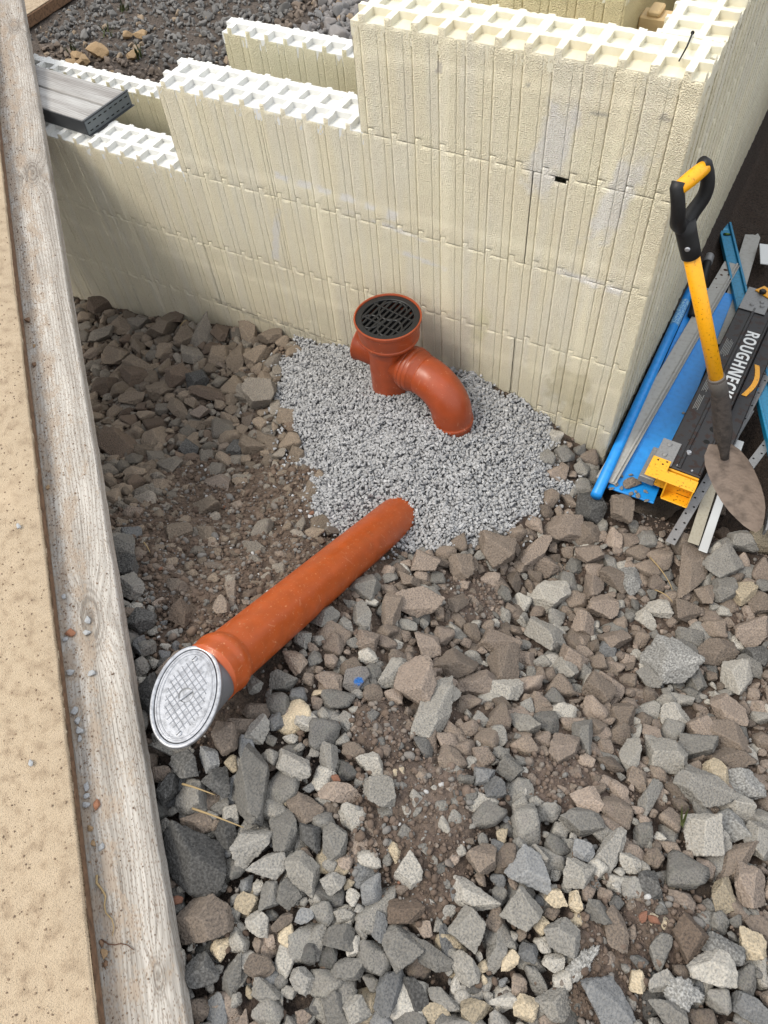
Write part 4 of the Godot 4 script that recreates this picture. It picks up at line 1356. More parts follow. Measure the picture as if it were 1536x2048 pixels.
# ---------- stones ----------
const STONES := [
	[-0.293, 1.349, 0.149, 0.071, -0.81, 1, "longest dark grey stone, standing on end below the silver lid"],
	[-0.306, 1.499, 0.132, 0.091, -0.05, 0, "biggest grey slab lying against the edge of the weathered board"],
	[-0.238, 1.568, 0.094, 0.075, 0.33, 3, "massive brown-grey block with a ridge, below the slab at the board"],
	[-0.205, 1.632, 0.047, 0.061, -0.75, 0, "small dark grey blocky stone below the massive ridged block near the board"],
	[-0.154, 1.612, 0.068, 0.031, -1.28, 1, "medium mid grey slablike stone further below the biggest slab against the board"],
	[-0.122, 1.580, 0.048, 0.034, 0.48, 3, "small brown angular stone below right of the massive ridged block near the board"],
	[-0.234, 1.434, 0.084, 0.058, -1.47, 1, "large mid grey elongated stone right of the biggest slab against the board"],
	[-0.189, 1.454, 0.068, 0.044, 0.89, 1, "medium mid grey elongated stone left of the smooth pale boulder"],
	[-0.128, 1.431, 0.076, 0.050, -0.48, 2, "smooth pale boulder, roundest one at the lower left"],
	[-0.078, 1.424, 0.041, 0.037, 0.48, 1, "tiny mid grey blocky stone just right of the smooth pale boulder"],
	[-0.197, 1.389, 0.069, 0.049, -1.10, 1, "medium mid grey angular stone above left of the smooth pale boulder"],
	[-0.190, 1.341, 0.068, 0.044, -0.17, 3, "medium brown elongated stone below right of the longest dark stone below the lid"],
	[-0.244, 1.285, 0.086, 0.051, -0.51, 1, "large mid grey elongated stone further below left of the blue-painted stone"],
	[-0.195, 1.239, 0.067, 0.039, -0.77, 1, "medium mid grey elongated stone further below the blue-painted stone"],
	[-0.141, 1.290, 0.070, 0.044, 0.85, 5, "medium pinkish brown elongated stone further above right of the smooth pale boulder"],
	[-0.081, 1.252, 0.069, 0.056, -0.38, 2, "pale grey stone standing alone left of the bare brown soil"],
	[0.029, 1.345, 0.051, 0.043, -1.66, 2, "small pale grey angular stone above left of the long pale slanting stone"],
	[0.124, 1.269, 0.063, 0.050, -1.84, 3, "medium brown angular stone above the long pale slanting stone"],
	[0.138, 1.336, 0.086, 0.042, -0.02, 2, "long pale grey stone lying aslant at lower centre"],
	[0.148, 1.379, 0.064, 0.056, -1.34, 2, "medium pale grey blocky stone just below the long pale slanting stone"],
	[0.112, 1.443, 0.073, 0.031, -0.07, 1, "medium mid grey slablike stone below left of the long pale slanting stone"],
	[0.167, 1.431, 0.051, 0.038, -0.84, 2, "small pale grey angular stone below the long pale slanting stone"],
	[0.005, 1.518, 0.064, 0.035, 0.87, 1, "medium mid grey elongated stone further below right of the smooth pale boulder"],
	[0.075, 1.513, 0.069, 0.040, -1.59, 7, "medium blue-grey elongated stone further below left of the long pale slanting stone"],
	[-0.033, 1.488, 0.054, 0.039, 0.48, 1, "small mid grey angular stone below right of the smooth pale boulder"],
	[0.020, 1.442, 0.053, 0.030, -0.88, 7, "small blue-grey elongated stone further below right of the smooth pale boulder"],
	[0.046, 1.400, 0.065, 0.045, 0.48, 4, "medium dark brown angular stone left of the long pale slanting stone"],
	[-0.136, 1.469, 0.050, 0.041, -1.01, 1, "small mid grey angular stone just below left of the smooth pale boulder"],
	[-0.162, 1.486, 0.049, 0.034, -1.20, 1, "small mid grey elongated stone below left of the smooth pale boulder"],
	[-0.157, 1.533, 0.043, 0.038, -0.80, 2, "small pale grey blocky stone right of the massive ridged block near the board"],
	[-0.192, 1.515, 0.039, 0.035, 0.48, 6, "tiny tan blocky stone above right of the massive ridged block near the board"],
	[-0.347, 1.370, 0.057, 0.055, -1.33, 0, "small dark grey blocky stone further above the biggest slab against the board"],
	[-0.418, 1.375, 0.054, 0.051, 0.47, 0, "small dark grey blocky stone left of the longest dark stone below the lid"],
	[-0.387, 1.345, 0.052, 0.035, -0.46, 7, "small blue-grey elongated stone below the silver oval lid"],
	[-0.421, 1.425, 0.057, 0.042, -1.11, 0, "small dark grey angular stone further above the biggest slab against the board"],
	[-0.342, 1.449, 0.054, 0.037, 0.64, 3, "small brown elongated stone above the biggest slab against the board"],
	[-0.284, 1.439, 0.055, 0.039, -0.97, 0, "small dark grey angular stone above right of the biggest slab against the board"],
	[-0.110, 1.362, 0.061, 0.049, -0.86, 1, "medium mid grey angular stone above right of the smooth pale boulder"],
	[-0.149, 1.374, 0.060, 0.037, -0.50, 0, "medium dark grey elongated stone above the smooth pale boulder"],
	[-0.053, 1.564, 0.042, 0.033, -0.45, 1, "tiny mid grey angular stone further below the smooth pale boulder"],
	[-0.095, 1.603, 0.048, 0.037, -0.10, 2, "small pale grey angular stone further below the smooth pale boulder"],
	[0.206, 1.476, 0.047, 0.037, 0.49, 6, "small tan angular stone further below the long pale slanting stone"],
	[0.151, 1.509, 0.049, 0.032, 0.19, 6, "small tan elongated stone further below the long pale slanting stone"],
	[0.044, 1.559, 0.043, 0.044, -1.06, 2, "small pale grey blocky stone far below the smooth pale boulder"],
	[0.014, 1.575, 0.052, 0.045, -0.45, 1, "small mid grey blocky stone far below the smooth pale boulder"],
	[0.114, 1.499, 0.056, 0.032, -0.70, 0, "small dark grey elongated stone further below left of the long pale slanting stone"],
	[0.155, 1.484, 0.053, 0.027, 0.18, 1, "small mid grey elongated stone further below the long pale slanting stone"],
	[0.123, 1.410, 0.047, 0.021, -1.13, 7, "small blue-grey slablike stone below left of the long pale slanting stone"],
	[-0.124, 1.511, 0.035, 0.029, 0.48, 3, "tiny brown angular stone below left of the smooth pale boulder"],
	[-0.097, 1.486, 0.035, 0.024, 0.80, 7, "tiny blue-grey elongated stone below the smooth pale boulder"],
	[-0.063, 1.500, 0.047, 0.024, -1.33, 1, "small mid grey slablike stone below the smooth pale boulder"],
	[-0.381, 1.300, 0.065, 0.046, -0.95, 3, "medium brown angular stone above left of the longest dark stone below the lid"],
	[0.208, 1.251, 0.078, 0.062, -0.04, 7, "big blue-grey stone with a rough broken face, lower right of centre"],
	[0.214, 1.317, 0.064, 0.061, 0.16, 2, "medium pale grey blocky stone below the rough blue-grey stone"],
	[0.275, 1.222, 0.049, 0.046, 0.15, 2, "small pale grey blocky stone right of the rough blue-grey stone"],
	[0.314, 1.155, 0.100, 0.037, -1.63, 1, "large mid grey slablike stone further right of the rough blue-grey stone"],
	[0.256, 1.123, 0.084, 0.051, 0.53, 1, "flat light grey stone on the brown soil right of the middle"],
	[0.440, 0.933, 0.102, 0.097, -0.85, 1, "tall grey stone with worn edges on the right"],
	[0.467, 1.036, 0.073, 0.084, 0.36, 2, "medium pale grey blocky stone below the tall worn stone on the right"],
	[0.517, 1.056, 0.126, 0.040, -1.94, 3, "huge brown slablike stone just above the brightest tan stone at the right"],
	[0.547, 1.092, 0.081, 0.060, -1.52, 5, "medium pinkish brown angular stone far right of the rough blue-grey stone"],
	[0.506, 1.132, 0.075, 0.042, -1.62, 6, "brightest tan stone at the right, above the crusty grey lump"],
	[0.555, 1.191, 0.045, 0.049, -0.06, 6, "small tan blocky stone above right of the mottled boulder at lower right"],
	[0.505, 1.257, 0.057, 0.072, -0.74, 2, "round mottled tan and grey boulder at the lower right"],
	[0.372, 1.371, 0.088, 0.062, -0.29, 7, "largest mottled blue-grey stone at the bottom edge of the picture"],
	[0.461, 1.342, 0.070, 0.048, -0.01, 1, "medium mid grey elongated stone below left of the mottled boulder at lower right"],
	[0.308, 1.411, 0.054, 0.059, -0.37, 2, "small pale grey blocky stone left of the largest mottled stone at the bottom"],
	[0.284, 1.320, 0.056, 0.053, 0.16, 1, "small mid grey blocky stone below right of the rough blue-grey stone"],
	[0.390, 1.175, 0.046, 0.056, -0.06, 0, "small dark grey blocky stone left of the brightest tan stone at the right"],
	[0.350, 1.153, 0.038, 0.037, 0.52, 2, "tiny pale grey blocky stone further right of the rough blue-grey stone"],
	[0.443, 1.171, 0.047, 0.035, -0.43, 5, "small pinkish brown angular stone left of the brightest tan stone at the right"],
	[0.426, 1.267, 0.055, 0.031, -1.51, 1, "small mid grey elongated stone left of the mottled boulder at lower right"],
	[0.466, 1.226, 0.071, 0.054, -1.19, 4, "medium dark brown angular stone above left of the mottled boulder at lower right"],
	[0.356, 1.271, 0.068, 0.035, -0.99, 3, "medium brown elongated stone above the largest mottled stone at the bottom"],
	[0.325, 1.260, 0.044, 0.042, 0.50, 1, "small mid grey blocky stone further below right of the rough blue-grey stone"],
	[0.325, 1.340, 0.073, 0.028, -1.92, 8, "medium speckled grey slablike stone further below right of the rough blue-grey stone"],
	[0.257, 1.271, 0.037, 0.033, 0.15, 6, "tiny tan blocky stone just below right of the rough blue-grey stone"],
	[0.285, 1.263, 0.035, 0.023, -1.06, 6, "tiny tan elongated stone below right of the rough blue-grey stone"],
	[0.407, 1.325, 0.032, 0.027, -1.08, 6, "tiny tan angular stone further left of the mottled boulder at lower right"],
	[0.439, 1.308, 0.047, 0.026, 0.77, 1, "small mid grey elongated stone right of the largest mottled stone at the bottom"],
	[0.512, 1.218, 0.055, 0.058, -0.78, 8, "small speckled grey blocky stone just above the mottled boulder at lower right"],
	[0.473, 1.308, 0.059, 0.044, 0.49, 8, "medium speckled grey angular stone far below right of the rough blue-grey stone"],
	[0.566, 1.280, 0.057, 0.048, 0.49, 7, "small blue-grey angular stone below right of the mottled boulder at lower right"],
	[0.305, 0.924, 0.097, 0.042, -1.46, 2, "large pale grey slablike stone further below the pointed speckled stone"],
	[0.370, 0.881, 0.090, 0.080, -1.15, 2, "large pale grey blocky stone further below the pointed speckled stone"],
	[0.180, 0.982, 0.100, 0.051, -1.67, 5, "large pinkish brown elongated stone further above the flat light stone on the soil"],
	[0.207, 0.933, 0.103, 0.044, -1.32, 1, "large mid grey slablike stone further above the flat light stone on the soil"],
	[0.428, 0.820, 0.104, 0.062, 0.58, 1, "large mid grey elongated stone above the tall worn stone on the right"],
	[0.500, 0.802, 0.100, 0.073, 0.88, 3, "large brown angular stone above right of the tall worn stone on the right"],
	[0.480, 0.751, 0.102, 0.093, 0.36, 3, "large brown blocky stone above right of the tall worn stone on the right"],
	[0.328, 0.974, 0.042, 0.053, 0.57, 3, "small brown blocky stone left of the tall worn stone on the right"],
	[0.356, 1.006, 0.109, 0.030, -1.67, 1, "large mid grey slablike stone left of the tall worn stone on the right"],
	[0.249, 1.082, 0.054, 0.056, 0.55, 5, "small pinkish brown blocky stone just above the flat light stone on the soil"],
	[0.105, 1.091, 0.049, 0.050, 0.13, 1, "small mid grey blocky stone further above the rough blue-grey stone"],
	[0.066, 1.125, 0.040, 0.048, 0.54, 7, "tiny blue-grey blocky stone further above left of the rough blue-grey stone"],
	[0.096, 1.147, 0.044, 0.044, -0.07, 7, "small blue-grey blocky stone further above left of the rough blue-grey stone"],
	[0.247, 1.365, 0.035, 0.031, 0.48, 7, "tiny blue-grey blocky stone further below right of the long pale slanting stone"],
	[0.225, 1.390, 0.035, 0.025, -1.55, 6, "tiny tan angular stone below right of the long pale slanting stone"],
	[0.271, 1.436, 0.038, 0.040, -0.36, 6, "tiny tan blocky stone further left of the largest mottled stone at the bottom"],
	[0.238, 1.442, 0.057, 0.024, 0.63, 2, "small pale grey slablike stone further below the long pale slanting stone"],
	[0.202, 1.389, 0.066, 0.034, -1.63, 1, "medium mid grey elongated stone below right of the long pale slanting stone"],
	[0.285, 1.360, 0.035, 0.027, 0.48, 2, "tiny pale grey angular stone further below the rough blue-grey stone"],
	[0.513, 0.931, 0.072, 0.064, 0.56, 2, "medium pale grey blocky stone further above the brightest tan stone at the right"],
	[0.511, 0.981, 0.057, 0.070, 0.13, 8, "small speckled grey blocky stone above the brightest tan stone at the right"],
	[0.556, 0.987, 0.091, 0.059, -1.56, 2, "large pale grey elongated stone far above the mottled boulder at lower right"],
	[0.527, 0.863, 0.077, 0.075, 0.12, 8, "medium speckled grey blocky stone right of the tall worn stone on the right"],
	[0.466, 0.873, 0.055, 0.074, 0.57, 6, "small tan blocky stone further below right of the pointed speckled stone"],
	[0.272, 1.177, 0.037, 0.036, 0.52, 7, "tiny blue-grey blocky stone just below the flat light stone on the soil"],
	[0.210, 1.221, 0.034, 0.035, 0.51, 2, "tiny pale grey blocky stone just above right of the rough blue-grey stone"],
	[-0.172, 0.469, 0.112, 0.118, -0.57, 3, "large pyramid-shaped brown stone at the lower edge of the gravel heap"],
	[0.161, 0.033, 0.224, 0.089, 0.90, 3, "long lens-shaped grey-brown stone under the yellow bracket"],
	[0.002, 0.193, 0.085, 0.117, 0.35, 0, "large dark grey blocky stone left of the lens-shaped stone under the bracket"],
	[0.088, 0.204, 0.065, 0.086, 0.37, 3, "medium brown blocky stone just below right of the foot of the blue tube"],
	[0.029, 0.287, 0.071, 0.072, 0.36, 3, "medium brown blocky stone below the foot of the blue tube"],
	[0.051, 0.350, 0.090, 0.086, -0.07, 5, "large pinkish brown blocky stone below the foot of the blue tube"],
	[-0.038, 0.296, 0.103, 0.096, -0.09, 5, "large pinkish brown blocky stone below left of the foot of the blue tube"],
	[-0.080, 0.411, 0.126, 0.061, 0.99, 5, "huge pinkish brown slablike stone right of the pyramid stone at the gravel"],
	[-0.044, 0.431, 0.077, 0.069, 0.16, 5, "medium pinkish brown blocky stone below right of the pyramid stone at the gravel"],
	[-0.216, 0.594, 0.071, 0.070, 0.79, 3, "medium brown blocky stone below left of the pyramid stone at the gravel"],
	[0.009, 0.523, 0.115, 0.081, 0.97, 2, "large pale grey angular stone below right of the pyramid stone at the gravel"],
	[0.315, 0.300, 0.181, 0.077, -1.44, 3, "long dusty brown-grey slab just below the white metal strip"],
	[0.380, 0.240, 0.092, 0.106, -0.24, 1, "large mid grey blocky stone below left of the tip of the spade"],
	[0.329, 0.608, 0.125, 0.128, -0.47, 8, "large pointed stone speckled grey and white, right of centre"],
	[0.429, 0.499, 0.103, 0.072, 0.48, 3, "wide blocky brown stone with a flat front, right of the speckled stone"],
	[0.402, 0.318, 0.068, 0.075, -0.00, 1, "medium mid grey blocky stone above the wide flat-fronted stone"],
	[0.272, 0.436, 0.069, 0.053, 0.02, 2, "medium pale grey angular stone above the pointed speckled stone"],
	[0.333, 0.414, 0.060, 0.061, 0.44, 3, "medium brown blocky stone below the long dusty slab below the strip"],
	[0.036, 0.656, 0.149, 0.087, -0.77, 2, "huge pale grey elongated stone further left of the pointed speckled stone"],
	[-0.053, 0.760, 0.102, 0.072, 0.63, 5, "large pinkish brown angular stone further below the pyramid stone at the gravel"],
	[-0.100, 0.892, 0.120, 0.077, 0.76, 3, "large brown elongated stone above right of the pale wedge near the centre"],
	[-0.007, 0.834, 0.125, 0.072, -1.21, 3, "huge brown elongated stone further above right of the pale wedge near the centre"],
	[-0.035, 0.912, 0.113, 0.063, 0.67, 5, "large pinkish brown elongated stone above right of the pale wedge near the centre"],
	[0.137, 0.498, 0.085, 0.085, 0.48, 5, "large pinkish brown blocky stone further above left of the pointed speckled stone"],
	[0.187, 0.588, 0.080, 0.073, -0.20, 5, "medium pinkish brown blocky stone above left of the pointed speckled stone"],
	[0.120, 0.708, 0.087, 0.085, 0.59, 5, "large pinkish brown blocky stone further left of the pointed speckled stone"],
	[0.117, 0.746, 0.078, 0.057, -0.87, 2, "medium pale grey angular stone further left of the pointed speckled stone"],
	[0.203, 0.783, 0.073, 0.070, -0.90, 3, "medium brown blocky stone left of the pointed speckled stone"],
	[0.224, 0.740, 0.063, 0.068, 0.09, 5, "medium pinkish brown blocky stone left of the pointed speckled stone"],
	[0.024, 0.896, 0.082, 0.063, 1.19, 2, "large pale grey angular stone right of the pale wedge near the centre"],
	[0.373, 0.751, 0.070, 0.068, 0.36, 2, "medium pale grey blocky stone below the pointed speckled stone"],
	[0.440, 0.751, 0.085, 0.084, 0.09, 5, "large pinkish brown blocky stone above the tall worn stone on the right"],
	[0.481, 0.667, 0.073, 0.094, 0.56, 5, "medium pinkish brown blocky stone below the wide flat-fronted stone"],
	[0.489, 0.402, 0.100, 0.080, -1.34, 5, "large pinkish brown angular stone above right of the wide flat-fronted stone"],
	[0.515, 0.456, 0.063, 0.058, -0.21, 0, "medium dark grey blocky stone right of the wide flat-fronted stone"],
	[0.513, 0.498, 0.072, 0.055, -0.21, 1, "medium mid grey angular stone right of the wide flat-fronted stone"],
	[0.486, 0.554, 0.072, 0.111, 0.05, 2, "medium pale grey blocky stone just below right of the wide flat-fronted stone"],
	[0.361, 0.485, 0.065, 0.062, 0.47, 1, "medium mid grey blocky stone just above left of the wide flat-fronted stone"],
	[0.177, 0.386, 0.084, 0.058, -0.95, 8, "large speckled grey angular stone left of the long dusty slab below the strip"],
	[0.141, 0.403, 0.080, 0.075, 0.44, 3, "medium brown blocky stone further left of the long dusty slab below the strip"],
	[0.097, 0.446, 0.079, 0.060, -0.94, 5, "medium pinkish brown angular stone further below the foot of the blue tube"],
	[0.249, 0.483, 0.050, 0.054, 0.47, 2, "small pale grey blocky stone above the pointed speckled stone"],
	[0.188, 0.625, 0.046, 0.060, 0.56, 7, "small blue-grey blocky stone left of the pointed speckled stone"],
	[0.490, 0.305, 0.065, 0.072, 0.44, 3, "medium brown blocky stone above right of the wide flat-fronted stone"],
	[0.446, 0.304, 0.064, 0.063, -0.86, 6, "medium tan blocky stone right of the long dusty slab below the strip"],
	[0.358, 0.353, 0.059, 0.054, 0.23, 3, "medium brown blocky stone above the wide flat-fronted stone"],
	[0.362, 0.535, 0.065, 0.081, 0.04, 1, "medium mid grey blocky stone just above right of the pointed speckled stone"],
	[-0.181, 0.710, 0.082, 0.044, 1.29, 3, "large brown elongated stone right of the brown wedge beside the pipe"],
	[-0.084, 0.987, 0.088, 0.060, 0.69, 2, "large pale grey elongated stone further right of the blue-painted stone"],
	[-0.078, 1.040, 0.172, 0.067, -1.57, 2, "pale grey wedge of stone lying alone on brown soil near the centre"],
	[0.022, 0.763, 0.056, 0.061, 0.59, 5, "small pinkish brown blocky stone further below the pyramid stone at the gravel"],
	[0.296, 0.660, 0.052, 0.071, 0.57, 1, "small mid grey blocky stone just below left of the pointed speckled stone"],
	[0.111, 0.582, 0.069, 0.065, -0.84, 5, "medium pinkish brown blocky stone further above left of the pointed speckled stone"],
	[0.465, 0.001, 0.066, 0.091, 0.22, 6, "medium tan blocky stone just below right of the tip of the spade"],
	[0.410, 0.143, 0.089, 0.083, 1.12, 1, "large mid grey blocky stone just below left of the tip of the spade"],
	[0.366, 0.174, 0.085, 0.042, 0.65, 1, "large mid grey slablike stone just below left of the tip of the spade"],
	[0.313, -0.066, 0.088, 0.076, -0.86, 3, "large brown angular stone just below right of the yellow bracket"],
	[0.370, 0.026, 0.051, 0.060, 0.46, 4, "small dark brown blocky stone just left of the tip of the spade"],
	[-1.655, 0.084, 0.138, 0.115, 0.43, 3, "rounded brown boulder at the foot of the foam wall, leaning on another"],
	[-1.638, 0.015, 0.134, 0.078, -0.61, 4, "huge dark brown elongated stone just left of the foot of the foam wall"],
	[-1.897, 0.172, 0.127, 0.074, 0.40, 1, "huge mid grey elongated stone just below where the board meets the foam wall"],
	[-1.521, 0.105, 0.089, 0.094, 1.63, 3, "large brown blocky stone just right of the boulder at the wall foot"],
	[-1.459, 0.076, 0.138, 0.093, -1.24, 1, "huge mid grey elongated stone right of the boulder at the wall foot"],
	[-1.401, 0.047, 0.126, 0.073, -0.83, 4, "huge dark brown elongated stone right of the boulder at the wall foot"],
	[-1.291, 0.023, 0.123, 0.065, -0.85, 3, "huge brown elongated stone right of the foot of the foam wall"],
	[-1.187, 0.030, 0.088, 0.064, 0.22, 3, "large brown angular stone above the dusty slab at the gravel edge"],
	[-1.324, 0.151, 0.077, 0.097, 0.23, 3, "medium brown blocky stone just below the foot of the foam wall"],
	[-1.250, 0.151, 0.136, 0.063, -0.95, 3, "huge brown slablike stone below right of the foot of the foam wall"],
	[-1.178, 0.125, 0.094, 0.070, 0.63, 3, "large brown angular stone below right of the foot of the foam wall"],
	[-1.437, 0.177, 0.114, 0.062, -0.22, 1, "large mid grey elongated stone below right of the boulder at the wall foot"],
	[-1.321, 0.279, 0.083, 0.075, 0.49, 0, "large dark grey blocky stone below the foot of the foam wall"],
	[-1.426, 0.354, 0.091, 0.072, 0.90, 3, "large brown angular stone below the boulder at the wall foot"],
	[-1.237, 0.325, 0.140, 0.057, 0.15, 4, "huge dark brown slablike stone left of the dusty slab at the gravel edge"],
	[-1.220, 0.401, 0.090, 0.060, 0.27, 5, "large pinkish brown elongated stone left of the dusty slab at the gravel edge"],
	[-1.303, 0.416, 0.099, 0.053, -0.68, 3, "large brown elongated stone further below the boulder at the wall foot"],
	[-1.502, 0.420, 0.097, 0.061, 0.04, 3, "large brown elongated stone below the boulder at the wall foot"],
	[-1.043, 0.289, 0.105, 0.103, 1.19, 1, "flat dusty slab half covered by the left edge of the gravel heap"],
	[-0.925, 0.344, 0.070, 0.058, -0.11, 3, "medium brown angular stone just above the left edge of the grey gravel heap"],
	[-1.005, 0.505, 0.058, 0.070, 0.34, 0, "small dark grey blocky stone above right of the biggest block in the hollow"],
	[-0.969, 0.477, 0.118, 0.077, -0.16, 3, "large brown elongated stone left of the left edge of the grey gravel heap"],
	[-0.930, 0.437, 0.115, 0.048, -0.17, 3, "large brown slablike stone below the dusty slab at the gravel edge"],
	[-1.214, 0.512, 0.067, 0.074, 0.33, 3, "medium brown blocky stone above the biggest block in the hollow"],
	[-1.284, 0.556, 0.117, 0.089, 1.85, 3, "large brown angular stone further above left of the biggest block in the hollow"],
	[-1.349, 0.641, 0.190, 0.104, -0.28, 4, "huge dark brown elongated stone further below the boulder at the wall foot"],
	[-1.132, 0.650, 0.119, 0.077, -0.55, 1, "large mid grey elongated stone above left of the biggest block in the hollow"],
	[-1.213, 0.627, 0.100, 0.052, -0.70, 7, "large blue-grey elongated stone above left of the biggest block in the hollow"],
	[-1.063, 0.569, 0.062, 0.066, 0.14, 2, "medium pale grey blocky stone above the biggest block in the hollow"],
	[-1.150, 0.554, 0.063, 0.064, 0.69, 0, "medium dark grey blocky stone above the biggest block in the hollow"],
	[-1.000, 0.614, 0.075, 0.068, 0.94, 7, "medium blue-grey blocky stone just above the biggest block in the hollow"],
	[-1.213, 0.470, 0.075, 0.067, 0.29, 3, "medium brown blocky stone further above the biggest block in the hollow"],
	[-1.069, 0.752, 0.064, 0.066, -0.01, 3, "medium brown blocky stone above left of the biggest block in the hollow"],
	[-1.077, 0.809, 0.051, 0.071, 0.63, 7, "small blue-grey blocky stone left of the biggest block in the hollow"],
	[-0.924, 0.671, 0.104, 0.072, -0.59, 5, "large pinkish brown angular stone far below the foot of the foam wall"],
	[-0.882, 0.515, 0.045, 0.060, 0.35, 3, "small brown blocky stone below the dusty slab at the gravel edge"],
	[-0.694, 0.562, 0.068, 0.040, -0.88, 3, "medium brown elongated stone further above the middle of the orange pipe"],
	[-1.278, 0.371, 0.050, 0.050, 0.50, 3, "small brown blocky stone left of the dusty slab at the gravel edge"],
	[-1.169, 0.357, 0.041, 0.056, 1.06, 3, "tiny brown blocky stone left of the dusty slab at the gravel edge"],
	[-1.091, 0.213, 0.089, 0.044, -0.86, 3, "large brown slablike stone just above the dusty slab at the gravel edge"],
	[-1.408, 0.289, 0.087, 0.105, 1.07, 4, "large dark brown blocky stone below the boulder at the wall foot"],
	[-1.577, 0.326, 0.141, 0.084, 0.03, 4, "huge dark brown elongated stone below left of the boulder at the wall foot"],
	[-1.673, 0.389, 0.112, 0.085, 0.04, 4, "large dark brown angular stone further below where the board meets the foam wall"],
	[-1.777, 0.068, 0.089, 0.064, 0.21, 1, "large mid grey angular stone just left of the boulder at the wall foot"],
	[-2.020, 0.025, 0.098, 0.088, 0.39, 4, "large dark brown blocky stone just below where the board meets the foam wall"],
	[-1.846, 0.105, 0.110, 0.074, 0.07, 3, "large brown elongated stone left of the boulder at the wall foot"],
	[-1.687, 0.182, 0.094, 0.046, -0.57, 3, "large brown slablike stone just below left of the boulder at the wall foot"],
	[-1.608, 0.272, 0.143, 0.060, -0.06, 3, "huge brown slablike stone below left of the boulder at the wall foot"],
	[-1.731, 0.254, 0.096, 0.088, 0.20, 3, "large brown blocky stone below left of the boulder at the wall foot"],
	[-0.895, 0.764, 0.134, 0.106, 0.11, 3, "biggest sandy brown block in the dark hollow left of the gravel heap"],
	[-0.850, 0.667, 0.073, 0.051, -0.04, 3, "medium brown angular stone right of the biggest block in the hollow"],
	[-0.901, 1.014, 0.096, 0.068, -0.25, 1, "large mid grey angular stone far above left of the silver oval lid"],
	[-0.840, 1.071, 0.066, 0.055, -0.23, 0, "medium dark grey angular stone far above left of the silver oval lid"],
	[-0.781, 1.108, 0.059, 0.063, 1.51, 1, "medium mid grey blocky stone further above left of the silver oval lid"],
	[-0.698, 1.167, 0.060, 0.060, 0.31, 0, "medium dark grey blocky stone further above left of the silver oval lid"],
	[-0.662, 1.222, 0.059, 0.028, -0.84, 7, "medium blue-grey slablike stone above left of the silver oval lid"],
	[-0.855, 0.897, 0.082, 0.059, 1.42, 3, "large brown angular stone below left of the biggest block in the hollow"],
	[-0.793, 0.864, 0.069, 0.045, -0.65, 3, "medium brown elongated stone just below the biggest block in the hollow"],
	[-0.664, 0.850, 0.049, 0.057, 1.17, 1, "small mid grey blocky stone below right of the biggest block in the hollow"],
	[-0.629, 0.893, 0.047, 0.039, 1.39, 1, "small mid grey angular stone left of the middle of the orange pipe"],
	[-0.701, 0.955, 0.050, 0.033, 0.31, 3, "small brown elongated stone below the biggest block in the hollow"],
	[-0.593, 1.013, 0.072, 0.027, -0.88, 3, "medium brown slablike stone further left of the middle of the orange pipe"],
	[-0.567, 0.948, 0.059, 0.024, 0.71, 3, "medium brown slablike stone left of the middle of the orange pipe"],
	[-0.565, 0.990, 0.043, 0.036, 0.56, 4, "small dark brown angular stone left of the middle of the orange pipe"],
	[-0.644, 1.116, 0.086, 0.047, -0.73, 4, "large dark brown elongated stone further above the silver oval lid"],
	[-0.706, 1.054, 0.062, 0.048, -0.24, 3, "medium brown angular stone further below the biggest block in the hollow"],
	[-0.589, 1.053, 0.056, 0.039, -0.52, 3, "small brown angular stone further above the silver oval lid"],
	[-0.644, 1.216, 0.039, 0.046, 0.51, 1, "tiny mid grey blocky stone above left of the silver oval lid"],
	[-0.690, 0.601, 0.082, 0.050, -0.14, 3, "large brown elongated stone below the left edge of the grey gravel heap"],
	[-0.651, 0.676, 0.036, 0.042, 0.49, 4, "tiny dark brown blocky stone below the left edge of the grey gravel heap"],
	[-0.678, 0.707, 0.040, 0.036, 0.97, 3, "tiny brown blocky stone below the left edge of the grey gravel heap"],
	[-0.939, 0.966, 0.051, 0.053, 0.07, 7, "small blue-grey blocky stone further left of the biggest block in the hollow"],
	[-0.383, 0.964, 0.049, 0.061, -0.07, 1, "small mid grey blocky stone below the middle of the orange pipe"],
	[-0.351, 0.982, 0.029, 0.035, 0.63, 1, "tiny mid grey blocky stone above left of the blue-painted stone"],
	[-0.342, 0.951, 0.034, 0.041, 0.64, 1, "tiny mid grey blocky stone below right of the middle of the orange pipe"],
	[-0.387, 1.036, 0.047, 0.040, -0.57, 1, "small mid grey angular stone below the middle of the orange pipe"],
	[-0.366, 1.227, 0.053, 0.038, 0.32, 3, "small brown angular stone right of the silver oval lid"],
	[-0.359, 1.144, 0.060, 0.041, 0.98, 1, "medium mid grey elongated stone left of the blue-painted stone"],
	[-0.404, 1.177, 0.045, 0.031, -0.94, 1, "small mid grey elongated stone right of the silver oval lid"],
	[-0.272, 1.199, 0.063, 0.044, -0.69, 2, "medium pale grey angular stone below left of the blue-painted stone"],
	[-0.318, 1.228, 0.040, 0.031, -0.97, 7, "tiny blue-grey angular stone further below left of the blue-painted stone"],
	[-0.371, 1.267, 0.058, 0.035, 0.69, 3, "small brown elongated stone above the longest dark stone below the lid"],
	[-0.337, 1.258, 0.056, 0.038, -1.47, 1, "small mid grey elongated stone above the longest dark stone below the lid"],
	[-0.191, 1.009, 0.084, 0.055, 1.08, 2, "large pale grey elongated stone just right of the blue-painted stone"],
	[-0.242, 1.067, 0.053, 0.045, 0.62, 1, "grey stone with a dab of blue paint on its face"],
	[-0.248, 0.792, 0.099, 0.105, -0.21, 5, "wedge of brown stone just below the orange pipe, largest there"],
	[-0.135, 1.014, 0.104, 0.086, -0.80, 5, "large pinkish brown angular stone right of the blue-painted stone"],
